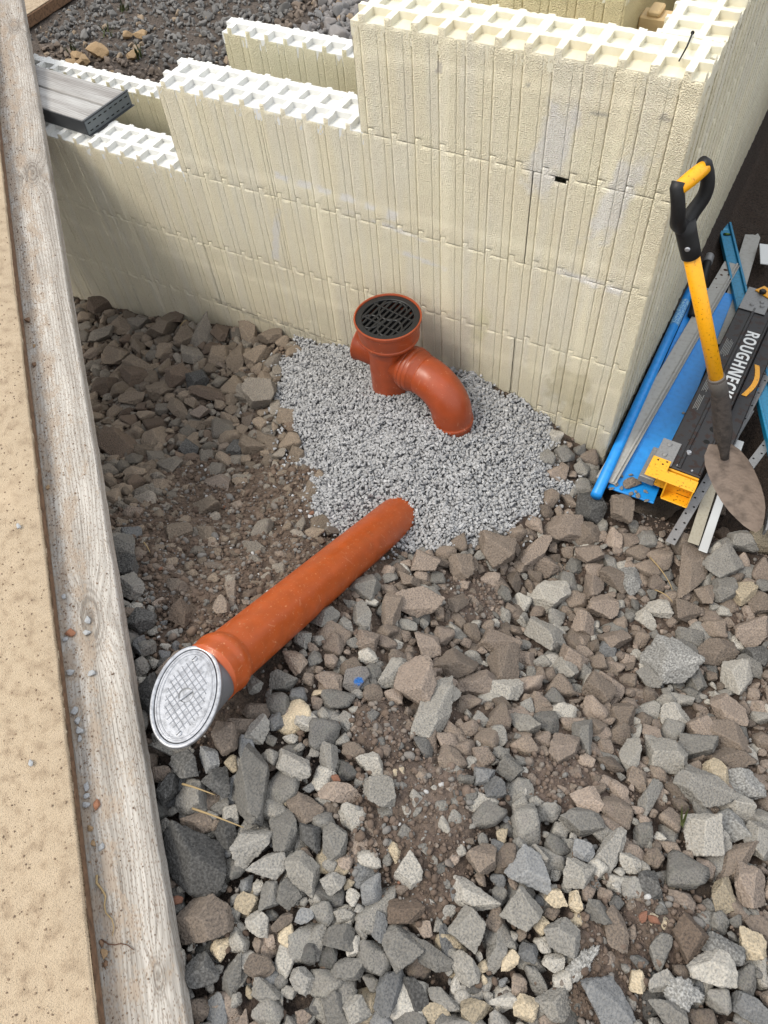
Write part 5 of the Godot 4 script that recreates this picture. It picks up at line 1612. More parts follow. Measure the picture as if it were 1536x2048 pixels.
	[-0.361, 0.815, 0.069, 0.076, -0.28, 1, "medium mid grey blocky stone right of the middle of the orange pipe"],
	[-0.326, 0.906, 0.090, 0.040, -1.03, 1, "large mid grey slablike stone left of the brown wedge beside the pipe"],
	[-0.299, 0.731, 0.053, 0.057, 0.76, 3, "small brown blocky stone just above the brown wedge beside the pipe"],
	[-0.299, 0.651, 0.085, 0.063, 0.75, 5, "large pinkish brown angular stone above the brown wedge beside the pipe"],
	[-0.169, 0.889, 0.075, 0.067, 0.76, 5, "medium pinkish brown blocky stone below the brown wedge beside the pipe"],
	[-0.284, 0.845, 0.113, 0.047, -1.19, 3, "large brown slablike stone just left of the brown wedge beside the pipe"],
	[-0.278, 0.961, 0.055, 0.056, 0.70, 5, "small pinkish brown blocky stone above the blue-painted stone"],
	[-0.362, 1.097, 0.064, 0.041, -0.70, 3, "medium brown elongated stone left of the blue-painted stone"],
	[-0.468, 1.363, 0.092, 0.032, 0.14, 1, "large mid grey slablike stone below the silver oval lid"],
	[-0.568, 1.298, 0.081, 0.053, -0.88, 0, "medium dark grey elongated stone left of the silver oval lid"],
]


func clear_of(x: float, z: float, r: float) -> bool:
	# pipe, lid, gully bend, wall, tools
	if z < 0.012 + r * 0.5 and x < 0.0: return false
	if x > -0.52 - r and x < -0.385 + r and z > 0.5 and z < 1.22: return false
	if Vector2((x + 0.4376), (z - 1.29)).length() < 0.075 + r: return false
	if x > 0.0 and z < 0.2: return false
	return true


func build_stones() -> void:
	var r := RandomNumberGenerator.new()
	r.seed = 5
	var placed := {}
	var put := func(x: float, z: float, rad: float) -> void:
		var k := Vector2i(floori(x / 0.12), floori(z / 0.12))
		if not placed.has(k): placed[k] = []
		placed[k].append(Vector3(x, z, rad))
	var near := func(x: float, z: float, rad: float, f: float) -> bool:
		var k := Vector2i(floori(x / 0.12), floori(z / 0.12))
		for i in range(-1, 2):
			for j in range(-1, 2):
				for q: Vector3 in placed.get(k + Vector2i(i, j), []):
					if Vector2(q.x - x, q.y - z).length() < f * (q.z + rad): return true
		return false
	var n := 0
	for q: Array in STONES:
		var x: float = q[0]
		var z: float = q[1]
		var l: float = q[2]
		var w: float = q[3]
		var tone: int = q[5]
		var hh := minf(w, l) * r.randf_range(0.62, 0.9)
		var sb := slope_basis(x, z)
		var tilt := Basis.from_euler(Vector3(r.randfn() * 0.16, 0, r.randfn() * 0.16))
		# random quarter turns inside the stone's own box keep repeats of one mesh apart
		var flip := Basis.from_euler(Vector3(PI * (r.randi() % 2), PI * (r.randi() % 2), 0))
		var y := ground(x, z) + hh * (0.40 if z > 1.0 else -0.02 if x < -0.45 and z > 0.42 else 0.30) + (0.045 if x > 0.04 and x < 0.36 and z > 0.12 and z < 0.25 else 0.0)
		if x < -0.55 and z < 0.95: tone = {3: 9, 1: 10, 2: 10, 7: 10}.get(tone, tone)  # damp hollow: brightness set in the colour for the shade there
		var xf := Transform3D(sb * Basis(Vector3.UP, q[4]) * tilt * Basis.from_scale(Vector3(l * 1.06, hh, w * 1.06)) * flip, Vector3(x, y, z))
		var label: String = q[6]
		var mesh: Mesh = rocks[n % rocks.size()]
		var material: Material = stone_mats[tone * 4 + r.randi() % (2 if z < 1.05 else 4)]
		if label.contains("blue paint"):
			mesh = M.painted
			material = M.rock_v
			xf.basis = sb * Basis(Vector3.UP, q[4]) * Basis.from_scale(Vector3(l * 1.1, hh, w * 1.1))
		if tone == 8 and l < 0.13 and z > 1.25: mesh = M.crust_mesh
		var o := obj("stone", mesh, material, null, xf)
		tag(o, label, "stone", "broken stones of the hardcore bed")
		put.call(x, z, (l + w) * 0.222)
		n += 1
	# the rest of the hardcore fills the gaps
	var V := PackedVector3Array()
	var N := PackedVector3Array()
	var C := PackedColorArray()
	var I := PackedInt32Array()
	var singles := 0
	var deep_ := {}
	for pass_: Array in [[0.032, 3700, 0.80, 1], [0.024, 3700, 0.78, 1], [0.030, 4400, 0.82, 0], [0.023, 9800, 0.80, 0], [0.0175, 14700, 0.78, 0], [0.013, 19600, 0.78, 0], [0.0095, 19600, 0.8, 0]]:
		var lower: bool = pass_[3] == 1
		for t in pass_[1]:
			var x := r.randf_range(-2.3, 1.15)
			var z := r.randf_range(0.0, 1.95)
			var rad: float = pass_[0] * r.randf_range(0.8, 1.15)
			if not clear_of(x, z, rad): continue
			if in_heap(x, z) and r.randf() > 0.0: continue
			var b := bare(x, z)
			if lower and in_heap(x, z): continue
			if r.randf() < b * (1.15 if rad > 0.016 else 0.7): continue
			if lower:
				# an under-layer that shows only between the stones on top
				var hit := false
				var key := Vector2i(floori(x / 0.1), floori(z / 0.1))
				for i in range(-1, 2):
					for j in range(-1, 2):
						for q: Vector3 in deep_.get(key + Vector2i(i, j), []):
							if Vector2(q.x - x, q.y - z).length() < pass_[2] * (q.z + rad): hit = true
				if hit: continue
				if not deep_.has(key): deep_[key] = []
				deep_[key].append(Vector3(x, z, rad))
			else:
				if near.call(x, z, rad, pass_[2]): continue
				put.call(x, z, rad)
			var l := rad * r.randf_range(2.0, 2.6)
			var w := l * r.randf_range(0.62, 0.95)
			var hh := w * r.randf_range(0.55, 0.9)
			var tone := tone_at(x, z, r)
			var sb := slope_basis(x, z)
			var xf := Transform3D(sb * Basis(Vector3.UP, r.randf() * TAU) * Basis.from_euler(Vector3(r.randfn() * 0.3, 0, r.randfn() * 0.3)) * Basis.from_scale(Vector3(l, hh, w)), Vector3(x, ground(x, z) + (hh * 0.02 - 0.012 if lower else hh * 0.14), z))
			if not lower and rad > 0.027 and singles < 36 and z > 0.3 and x > -1.5 and x < 0.6 and x > -0.19 - 1.03 * (1.67 - z) + 0.05:
				var o := obj("stone", rocks[(n + 5) % rocks.size()], stone_mats[tone * 4 + r.randi() % 4], null, xf)
				var zone := "among bigger ones left of the gravel heap" if x < -0.5 else "between the orange pipe and the tool pile" if z < 1.0 else "on the near slope right of the silver lid"
				tag(o, "%s filler stone wedged %s" % [["dark grey", "mid grey", "light grey", "taupe brown", "dark brown", "pinkish brown", "tan", "blue-grey", "speckled", "shade-toned damp brown", "shade-toned damp grey"][tone], zone], "stone", "small filler stones of the hardcore bed")
				singles += 1
				n += 1
				continue
			var m: ArrayMesh = tiny_rocks[r.randi() % 10] if rad < 0.0115 else small_rocks[r.randi() % small_rocks.size()]
			var arr := m.surface_get_arrays(0)
			var base := V.size()
			var col: Color = (TONES[tone] as Color).srgb_to_linear() * r.randf_range(0.62, 1.25)
			var nb := xf.basis.inverse().transposed()
			var wear: PackedColorArray = arr[Mesh.ARRAY_COLOR]
			var vi := 0
			for v: Vector3 in arr[Mesh.ARRAY_VERTEX]:
				V.append(xf * v)
				C.append(col * wear[vi])
				vi += 1
			for v: Vector3 in arr[Mesh.ARRAY_NORMAL]: N.append((nb * v).normalized())
			for i: int in arr[Mesh.ARRAY_INDEX]: I.append(base + i)
	var arr := []
	arr.resize(Mesh.ARRAY_MAX)
	arr[Mesh.ARRAY_VERTEX] = V
	arr[Mesh.ARRAY_NORMAL] = N
	arr[Mesh.ARRAY_COLOR] = C
	arr[Mesh.ARRAY_INDEX] = I
	var m := ArrayMesh.new()
	m.add_surface_from_arrays(Mesh.PRIMITIVE_TRIANGLES, arr)
	tag(obj("hardcore", m, M.rock_v), "small broken stones filling the gaps of the hardcore bed", "rubble", "", "stuff")
	# crumbs of soil and grit
	var mm := MultiMesh.new()
	mm.transform_format = MultiMesh.TRANSFORM_3D
	mm.use_colors = true
	mm.mesh = M.clod_mesh
	var xs: Array = []
	var cs: Array = []
	for t in 90000:
		if xs.size() >= 34000: break
		var x := r.randf_range(-2.3, 0.85)
		var z := r.randf_range(0.0, 1.72)
		if in_heap(x, z) or (x > 0.0 and z < 0.1): continue
		var b := bare(x, z)
		if r.randf() > 0.3 + b: continue
		var s := 0.0035 + 0.011 * pow(r.randf(), 3.5)
		if b > 0.5 and r.randf() < 0.05: s *= 1.7
		var y := ground(x, z) + 0.014 * nz.get_noise_2d(x * 7.0, z * 7.0) + 0.008 * nz.get_noise_2d(x * 30.0, z * 30.0) + 0.012 * b - 0.006 + s * 0.25
		xs.append(Transform3D(Basis.from_euler(Vector3(r.randf() * TAU, r.randf() * TAU, 0)) * Basis.from_scale(Vector3(s, s * r.randf_range(0.6, 0.9), s * r.randf_range(0.7, 1.2))), Vector3(x, y, z)))
		var c := Color(0.15, 0.108, 0.08).lerp(Color(0.075, 0.05, 0.036), r.randf())
		var dry := smoothstep(-0.5, -0.1, x + 0.4 * nz.get_noise_2d(x * 3.0, z * 3.0)) * smoothstep(1.55, 1.0, z)
		if x < -0.4: c = Color(0.19, 0.138, 0.102).lerp(Color(0.10, 0.068, 0.05), r.randf())
		c = c.lerp(Color(0.22, 0.17, 0.14).lerp(Color(0.15, 0.11, 0.085), r.randf()), dry)
		if r.randf() < 0.28: c = Color(0.22, 0.18, 0.15).lerp(Color(0.2, 0.2, 0.195), r.randf())
		if r.randf() < 0.012: c = Color(0.5, 0.5, 0.5)
		if r.randf() < 0.0015: c = Color(0.22, 0.11, 0.07)
		cs.append(c)
	mm.instance_count = xs.size()
	for i in xs.size():
		mm.set_instance_transform(i, xs[i])
		mm.set_instance_color(i, cs[i])
	var g := MultiMeshInstance3D.new()
	g.name = "soil_crumbs"
	g.multimesh = mm
	g.material_override = M.chip
	add_child(g)
	tag(g, "crumbs of brown soil and grit between the stones", "soil", "", "stuff")


func tone_at(x: float, z: float, r: RandomNumberGenerator) -> int:
	var q := r.randf()
	if x < -0.5 and z < 1.0: return [9, 9, 4, 9, 10, 10, 3, 10, 9][int(q * 9)]
	if z < 1.12: return [5, 3, 5, 3, 1, 5, 2, 3, 1][int(q * 9)]
	return [1, 2, 1, 3, 2, 7, 1, 5, 0, 1, 2, 1, 6][int(q * 13)]


# ---------- tools in the trench ----------
func bar(called: String, label: String, cat: String, a: Vector3, b: Vector3, w: float, th: float, m: Material, group := "", roll := 0.0) -> Node3D:
	var xf := along(a, b)
	xf.basis = xf.basis * Basis(Vector3.BACK, roll)
	var ln := a.distance_to(b)
	var t := thing(called, label, cat, xf, group)
	obj("bar", box_mesh(Vector3(w, th, ln), minf(0.0012, th * 0.3), Vector3(0, th * 0.5, ln * 0.5)), m, t)
	return t


func disc(parent: Node3D, called: String, x: float, y: float, z: float, r: float, h: float, m: Material) -> void:
	obj(called, lathe_mesh([Vector2(0, h), Vector2(r * 0.7, h * 0.9), Vector2(r, h * 0.3), Vector2(r, -0.001)], 16), m, parent, Transform3D(Basis.IDENTITY, Vector3(x, y, z)))


func build_tools() -> void:
	# blue sheet that carries the rest
	var pl := thing("blue_board", "wide flat sky-blue board beside the blue tube, chips of stone on its foot", "panel", along(Vector3(0.0928, -0.0667, 0.1528), Vector3(0.0755, -0.2081, -1.0261)))
	obj("sheet", box_mesh(Vector3(0.132, 0.006, 1.12), 0.0015, Vector3(0, 0.003, 0.575)), M.blue, pl)
	for q in [[0.045, 0.31, 0], [-0.052, 0.42, 0], [0.03, 0.86, 1], [-0.01, 0.93, 0]]: disc(pl, "screw", q[0], 0.006, q[1], 0.0055, 0.004, M.galv)
	# blue tube against the wall
	var ta := Vector3(0.0089, -0.0426, 0.1864)
	var tb := Vector3(-0.0051, -0.1829, -0.9823)
	var td := (tb - ta).normalized()
	var tu := thing("blue_tube", "long round sky-blue tube leaning along the foot of the foam wall", "tube")
	obj("tube", tube_mesh([ta - td * 0.01, tb], [0.0155, 0.0155], 32), M.blue, tu)
	obj("worn_sticker", tube_mesh([ta + td * 0.86, ta + td * 1.02], [0.0158, 0.0158], 32, false), tri(mat(Color(0.55, 0.72, 0.82), 0.6), 11.0, noise_tex(FastNoiseLite.TYPE_CELLULAR, 0.05, 3, [[0.0, Color(0.2, 0.55, 0.85)], [0.35, Color(0.3, 0.62, 0.88)], [0.5, Color(1, 1, 1)], [1.0, Color(1, 1, 1)]], 256, 91)), tu)
	# a dark rod with a grey cap at the back
	var ra := Vector3(0.0045, -0.2050, -1.1664)
	var rb := Vector3(0.0177, -0.1860, -1.0084)
	var rd := (ra - rb).normalized()
	var rod := thing("capped_rod", "dark rod with a short light grey end cap behind the spade handle", "rod")
	obj("rod", tube_mesh([rb - rd * 0.25, ra - rd * 0.045], [0.014, 0.014], 20), M.rubber, rod)
	obj("cap", tube_mesh([ra - rd * 0.05, ra - rd * 0.003, ra], [0.0175, 0.0175, 0.0155], 24), M.galv, rod)
	# aluminium feather edges and strips
	var sa := Vector3(0.0225, -0.0580, 0.1253)
	var sb := Vector3(0.0987, -0.2125, -1.1627)
	var s1 := thing("feather_edge", "long grey ribbed straightedge lying on the blue board, holes at its far end", "straightedge", along(sa, sb))
	var sl := sa.distance_to(sb)
	obj("blade", box_mesh(Vector3(0.056, 0.004, sl), 0.001, Vector3(0.008, 0.002, sl * 0.5)), M.grey_strip, s1)
	obj("rib", box_mesh(Vector3(0.007, 0.006, sl), 0.001, Vector3(-0.0105, 0.0068, sl * 0.5)), M.grey_strip, s1)
	obj("rib", box_mesh(Vector3(0.004, 0.010, sl), 0.001, Vector3(-0.0205, 0.0055, sl * 0.5)), M.grey_strip, s1)
	var rust := mat(Color(0.23, 0.13, 0.07), 0.9)
	for q in [[0.016, 0.06, 0.008], [-0.004, 0.085, 0.006], [0.02, 0.1, 0.005], [0.03, 0.135, 0.004], [0.012, 0.19, 0.003]]: disc(s1, "rusty_hole", q[0], 0.004, sl - (q[1] as float), q[2], 0.0006, rust)
	bar("pale_strip", "flat light grey metal strip, its square end standing highest against the dark soil", "strip", Vector3(0.1619, -0.1649, -0.6662), Vector3(0.1123, -0.2713, -1.5528), 0.058, 0.003, M.grey_strip)
	bar("white_strip", "short whitish plate end at the right edge beside the yellow bolt tab", "strip", Vector3(0.2071, -0.1971, -1.1842), Vector3(0.1773, -0.2138, -1.3231), 0.045, 0.004, M.white)
	# spirit levels
	for k in 2:
		var a: Vector3 = [Vector3(0.1858, -0.1932, -0.9019), Vector3(0.4120, -0.1162, -0.2604)][k]
		var b: Vector3 = [Vector3(0.0007, -0.2573, -1.4358), Vector3(0.3458, -0.1389, -0.4489)][k]
		var d := (b - a).normalized()
		if k == 0: a -= d * 0.12
		else:
			a -= d * 0.25
			b += d * 0.2
		var lv := thing("spirit_level", ["teal spirit level with its green end vial near the dark soil", "teal spirit level cut by the right edge, under the perforated strips"][k], "level", along(a, b))
		var ln := a.distance_to(b)
		obj("web", box_mesh(Vector3(0.034, 0.014, ln), 0.001, Vector3(0, 0.008, ln * 0.5)), M.teal, lv)
		for sgn: float in [-1.0, 1.0]: obj("rail", box_mesh(Vector3(0.009, 0.023, ln + 0.001), 0.0015, Vector3(0.0214 * sgn, 0.0115, ln * 0.5)), M.teal, lv)
		if k == 0:
			var hx := Transform3D(Basis.from_scale(Vector3(1.0, 1.0, 0.62)), Vector3(0, 0.0152, ln - 0.085))
			obj("vial_housing", lathe_mesh([Vector2(0, 0.002), Vector2(0.014, 0.002), Vector2(0.0165, 0.001), Vector2(0.0165, -0.002)], 32), M.dark, lv, hx)
			obj("vial", tube_mesh([Vector3(-0.009, 0.0175, ln - 0.085), Vector3(0.009, 0.0175, ln - 0.085)], [0.0045, 0.0045], 16), mat(Color(0.25, 0.40, 0.10), 0.15), lv)
			obj("maker_mark", box_mesh(Vector3(0.02, 0.0006, 0.005), 0.0002, Vector3(0, 0.0153, ln - 0.012)), M.dark, lv)
			obj("worn_print", box_mesh(Vector3(0.018, 0.0005, 0.012), 0.0002, Vector3(0, 0.0153, ln - 0.045)), mat(Color(0.35, 0.66, 0.78), 0.6), lv)
	# perforated strips
	var pf := [[Vector3(0.2988, -0.0916, -0.2219), Vector3(0.3304, -0.1333, -0.5696), "grey perforated angle running along the right side of the black tool"], [Vector3(0.3670, -0.1015, -0.1375), Vector3(0.3946, -0.1163, -0.2609), "grey perforated strip crossing behind the spade blade at the right edge"], [Vector3(0.2364, -0.0504, 0.2552), Vector3(0.2544, -0.0674, 0.1137), "grey perforated strip end coming out below the yellow bracket"]]
	for k in 3:
		var a: Vector3 = pf[k][0]
		var b: Vector3 = pf[k][1]
		var d := (b - a).normalized()
		if k == 0:
			a -= d * 0.14
			b += d * 0.45
		if k == 1:
			a -= d * 0.16
			b += d * 0.3
		if k == 2: b += d * 0.5
		var t := bar("perforated_strip", pf[k][2], "strip", a, b, 0.026, 0.0025, M.galv, "", -0.25 if k == 0 else 0.0)
		var ln := a.distance_to(b)
		var n := int(ln / 0.035)
		for i in mini(n, 16): disc(t, "hole", 0.005 if i % 2 else -0.005, 0.0025, 0.018 + 0.035 * i, 0.0034, 0.0004, M.dark)
		if k == 0:
			obj("flange", box_mesh(Vector3(0.0025, 0.028, ln), 0.0006, Vector3(0.0145, 0.0145, ln * 0.5)), M.galv, t)
	bar("white_metal_strip", "narrow white metal strip poking out nearest the stones, right of the perforated end", "strip", Vector3(0.3199, -0.0517, 0.2438), Vector3(0.3199, -0.0517, 0.2438) + (Vector3(0.3197, -0.0683, 0.1061) - Vector3(0.3199, -0.0517, 0.2438)) * 3.4, 0.023, 0.003, mat(Color(0.74, 0.75, 0.75), 0.45, 0.2))
	bar("beige_strip", "dull beige strip end between the perforated end and the white metal strip", "strip", Vector3(0.2912, -0.0558, 0.2271), Vector3(0.2912, -0.0558, 0.2271) + (Vector3(0.2890, -0.0688, 0.1184) - Vector3(0.2912, -0.0558, 0.2271)) * 3.4, 0.03, 0.003, tri(mat(Color(0.62, 0.60, 0.54), 0.7), 6.0, M.grey_strip.albedo_texture))
	bar("metal_edge", "thin upright grey metal edge at the right edge beside the spade tip", "strip", Vector3(0.4504, -0.0720, 0.1080), Vector3(0.4267, -0.0913, -0.0523) + Vector3(0, 0.05, -0.1), 0.006, 0.03, M.galv)
	build_black_tool()
	# stone chips on the blue board and straightedge
	for q in [[0.01, 0.055, 0.03], [-0.02, 0.02, 0.012], [0.0, 0.018, 0.010], [0.03, 0.026, 0.009], [0.05, 0.035, 0.011], [-0.035, 0.045, 0.008], [0.045, 0.075, 0.010], [-0.045, 0.012, 0.009], [0.02, 0.09, 0.008], [0.052, 0.14, 0.010], [-0.01, 0.032, 0.007], [0.055, 0.012, 0.009]]:
		var s: float = q[2]
		var xf := pl.transform * Transform3D(Basis.from_euler(Vector3(0.2, 7.0 * (q[1] as float) * 10.0, 0)) * Basis.from_scale(Vector3(s * 1.9, s * 0.7, s * 1.2)), Vector3(q[0], 0.006 + s * 0.3, q[1]))
		var big := s > 0.02
		tag(obj("stone" if big else "stone_chip", rocks[3] if big else small_rocks[int(q[1] * 1000) % 14], stone_mats[13 if big else 5], null, xf), "flat brown stone resting on the foot of the blue board" if big else "grey gravel chip lying on the foot of the blue board", "stone", "stone chips on the blue board")


func build_black_tool() -> void:
	var a := Vector3(0.1918, 0.0172, 0.0601)
	var b := Vector3(0.2263, -0.0795, -0.7461)
	var t := thing("black_steel_tool", "long black steel tool body with white ROUGHNECK lettering, rust and yellow ends", "tool", along(a, b))
	# local x points left, y up, z away; the top face is y = 0
	var ln := 0.86
	obj("body", box_mesh(Vector3(0.112, 0.074, ln), 0.003, Vector3(0, -0.037, ln * 0.5)), M.rusty, t)
	obj("ridge", box_mesh(Vector3(0.011, 0.006, ln - 0.01), 0.002, Vector3(0.0065, 0.002, ln * 0.5)), M.rusty, t)
	obj("side_rail", box_mesh(Vector3(0.008, 0.006, ln - 0.01), 0.002, Vector3(-0.051, 0.002, ln * 0.5)), M.rusty, t)
	obj("lower_step", box_mesh(Vector3(0.045, 0.03, ln * 0.8), 0.003, Vector3(-0.079, -0.05, ln * 0.56)), M.rusty, t)
	# lettering reads towards the camera
	var f := SystemFont.new()
	f.font_names = PackedStringArray(["Droid Sans"])
	f.font_weight = 700
	var tm := TextMesh.new()
	tm.text = "ROUGHNECK"
	tm.font = f
	tm.font_size = 32
	tm.depth = 0.02
	tm.pixel_size = 0.01
	var bb := tm.get_aabb()
	var sx := 0.36 / bb.size.x
	var sy := 0.040 / bb.size.y
	obj("lettering", tm, M.white, t, Transform3D(Basis(Vector3(0, 0, -1) * sx, Vector3(-1, 0, 0) * sy, Vector3(0, 1, 0) * 0.05), Vector3(-0.0225, 0.0004, 0.545)))
	# blocks of fine print, only their lines
	for q in [[0.043, 0.60, 6, 0.10], [0.043, 0.385, 4, 0.06], [0.043, 0.30, 4, 0.075]]:
		for i in q[2]: obj("print_line", box_mesh(Vector3(0.0012, 0.0006, (q[3] as float) * (1.0 - 0.12 * (i % 3))), 0.0002, Vector3((q[0] as float) - 0.0042 * i, 0.0005, q[1])), M.label_ink, t)
	disc(t, "printed_ring", 0.034, 0.0, 0.43, 0.007, 0.0005, M.label_ink)
	for q in [[-0.036, 0.205, 0.013], [-0.031, 0.145, 0.009]]: disc(t, "hole", q[0], 0.0, q[1], q[2], 0.0004, M.dark)
	disc(t, "bolt", 0.0, 0.0, 0.075, 0.009, 0.007, M.alu)
	for sgn: float in [-1.0, 1.0]: disc(t, "rivet", 0.02 * sgn - 0.008, 0.0, 0.012, 0.0035, 0.003, M.alu)
	# yellow end plate and bracket at the near end
	obj("end_plate", box_mesh(Vector3(0.10, 0.058, 0.006), 0.001, Vector3(-0.004, -0.034, -0.004)), M.chipped, t)
	var br := obj("corner_bracket", box_mesh(Vector3(0.052, 0.003, 0.10), 0.001, Vector3(0.052, 0.004, 0.045)), M.galv, t)
	for z: float in [0.03, 0.075]: disc(br, "rivet", 0.055, 0.0055, z, 0.0075, 0.005, M.galv)
	var st := begin()
	add_box(st, Vector3(0.055, 0.0085, -0.012), Vector3(0.05, 0.004, 0.04), 0.001)
	add_box(st, Vector3(0.012, 0.0085, -0.052), Vector3(0.136, 0.0042, 0.042), 0.001)
	# box-shaped foot under the plate, open to the front
	add_box(st, Vector3(0.018, -0.024, -0.035), Vector3(0.064, 0.06, 0.004), 0.001)
	add_box(st, Vector3(-0.053, -0.024, -0.054), Vector3(0.004, 0.062, 0.038), 0.001)
	add_box(st, Vector3(0.018, -0.024, -0.054), Vector3(0.004, 0.06, 0.036), 0.001)
	add_box(st, Vector3(-0.018, -0.0555, -0.054), Vector3(0.072, 0.004, 0.038), 0.001)
	add_box(st, Vector3(-0.02, -0.024, -0.035), Vector3(0.062, 0.056, 0.003), 0.001)
	var yb := obj("yellow_bracket", done(st), M.chipped, t)
	for q in [[0.064, -0.004], [0.048, -0.014], [0.04, 0.0]]: disc(yb, "hole", q[0], 0.0105, q[1], 0.003, 0.0005, M.dark)
	obj("rail_end", box_mesh(Vector3(0.045, 0.024, 0.13), 0.002, Vector3(0.073, -0.05, 0.03)), M.galv, t)
	# curved yellow sticker on the right step
	st = begin()
	for i in 12:
		var c0 := Vector2(-0.072 - 0.016 * sin(PI * i / 12.0), 0.44 + 0.014 * i)
		var c1 := Vector2(-0.072 - 0.016 * sin(PI * (i + 1) / 12.0), 0.44 + 0.014 * (i + 1))
		var hw := 0.0075
		quad(st, Vector3(c1.x + hw, -0.033, c1.y), Vector3(c1.x - hw, -0.033, c1.y), Vector3(c0.x - hw, -0.033, c0.y), Vector3(c0.x + hw, -0.033, c0.y))
		quad(st, Vector3(c0.x - hw, -0.0352, c0.y), Vector3(c1.x - hw, -0.0352, c1.y), Vector3(c1.x + hw, -0.0352, c1.y), Vector3(c0.x + hw, -0.0352, c0.y))
	obj("yellow_strip", done(st), M.yellow, t)
	# far end: bracket, yellow tab and hexagon bolt
	var fb := obj("end_bracket", box_mesh(Vector3(0.085, 0.003, 0.14), 0.001, Vector3(0.012, 0.0035, 0.90)), M.galv, t)
	for q in [[0.02, 0.865], [-0.012, 0.872], [-0.006, 0.895]]: disc(fb, "rivet", q[0], 0.005, q[1], 0.0075, 0.005, M.galv)
	st = begin()
	add_box(st, Vector3(-0.012, 0.008, 0.955), Vector3(0.075, 0.004, 0.045), 0.0015, Basis(Vector3.UP, -0.5))
	var tab := obj("yellow_tab", done(st), M.yellow, t)
	obj("hex_bolt", lathe_mesh([Vector2(0, 0.011), Vector2(0.009, 0.011), Vector2(0.0115, 0.009), Vector2(0.0115, 0.0)], 6), M.rubber, tab, Transform3D(Basis.IDENTITY, Vector3(0.006, 0.010, 0.945)))


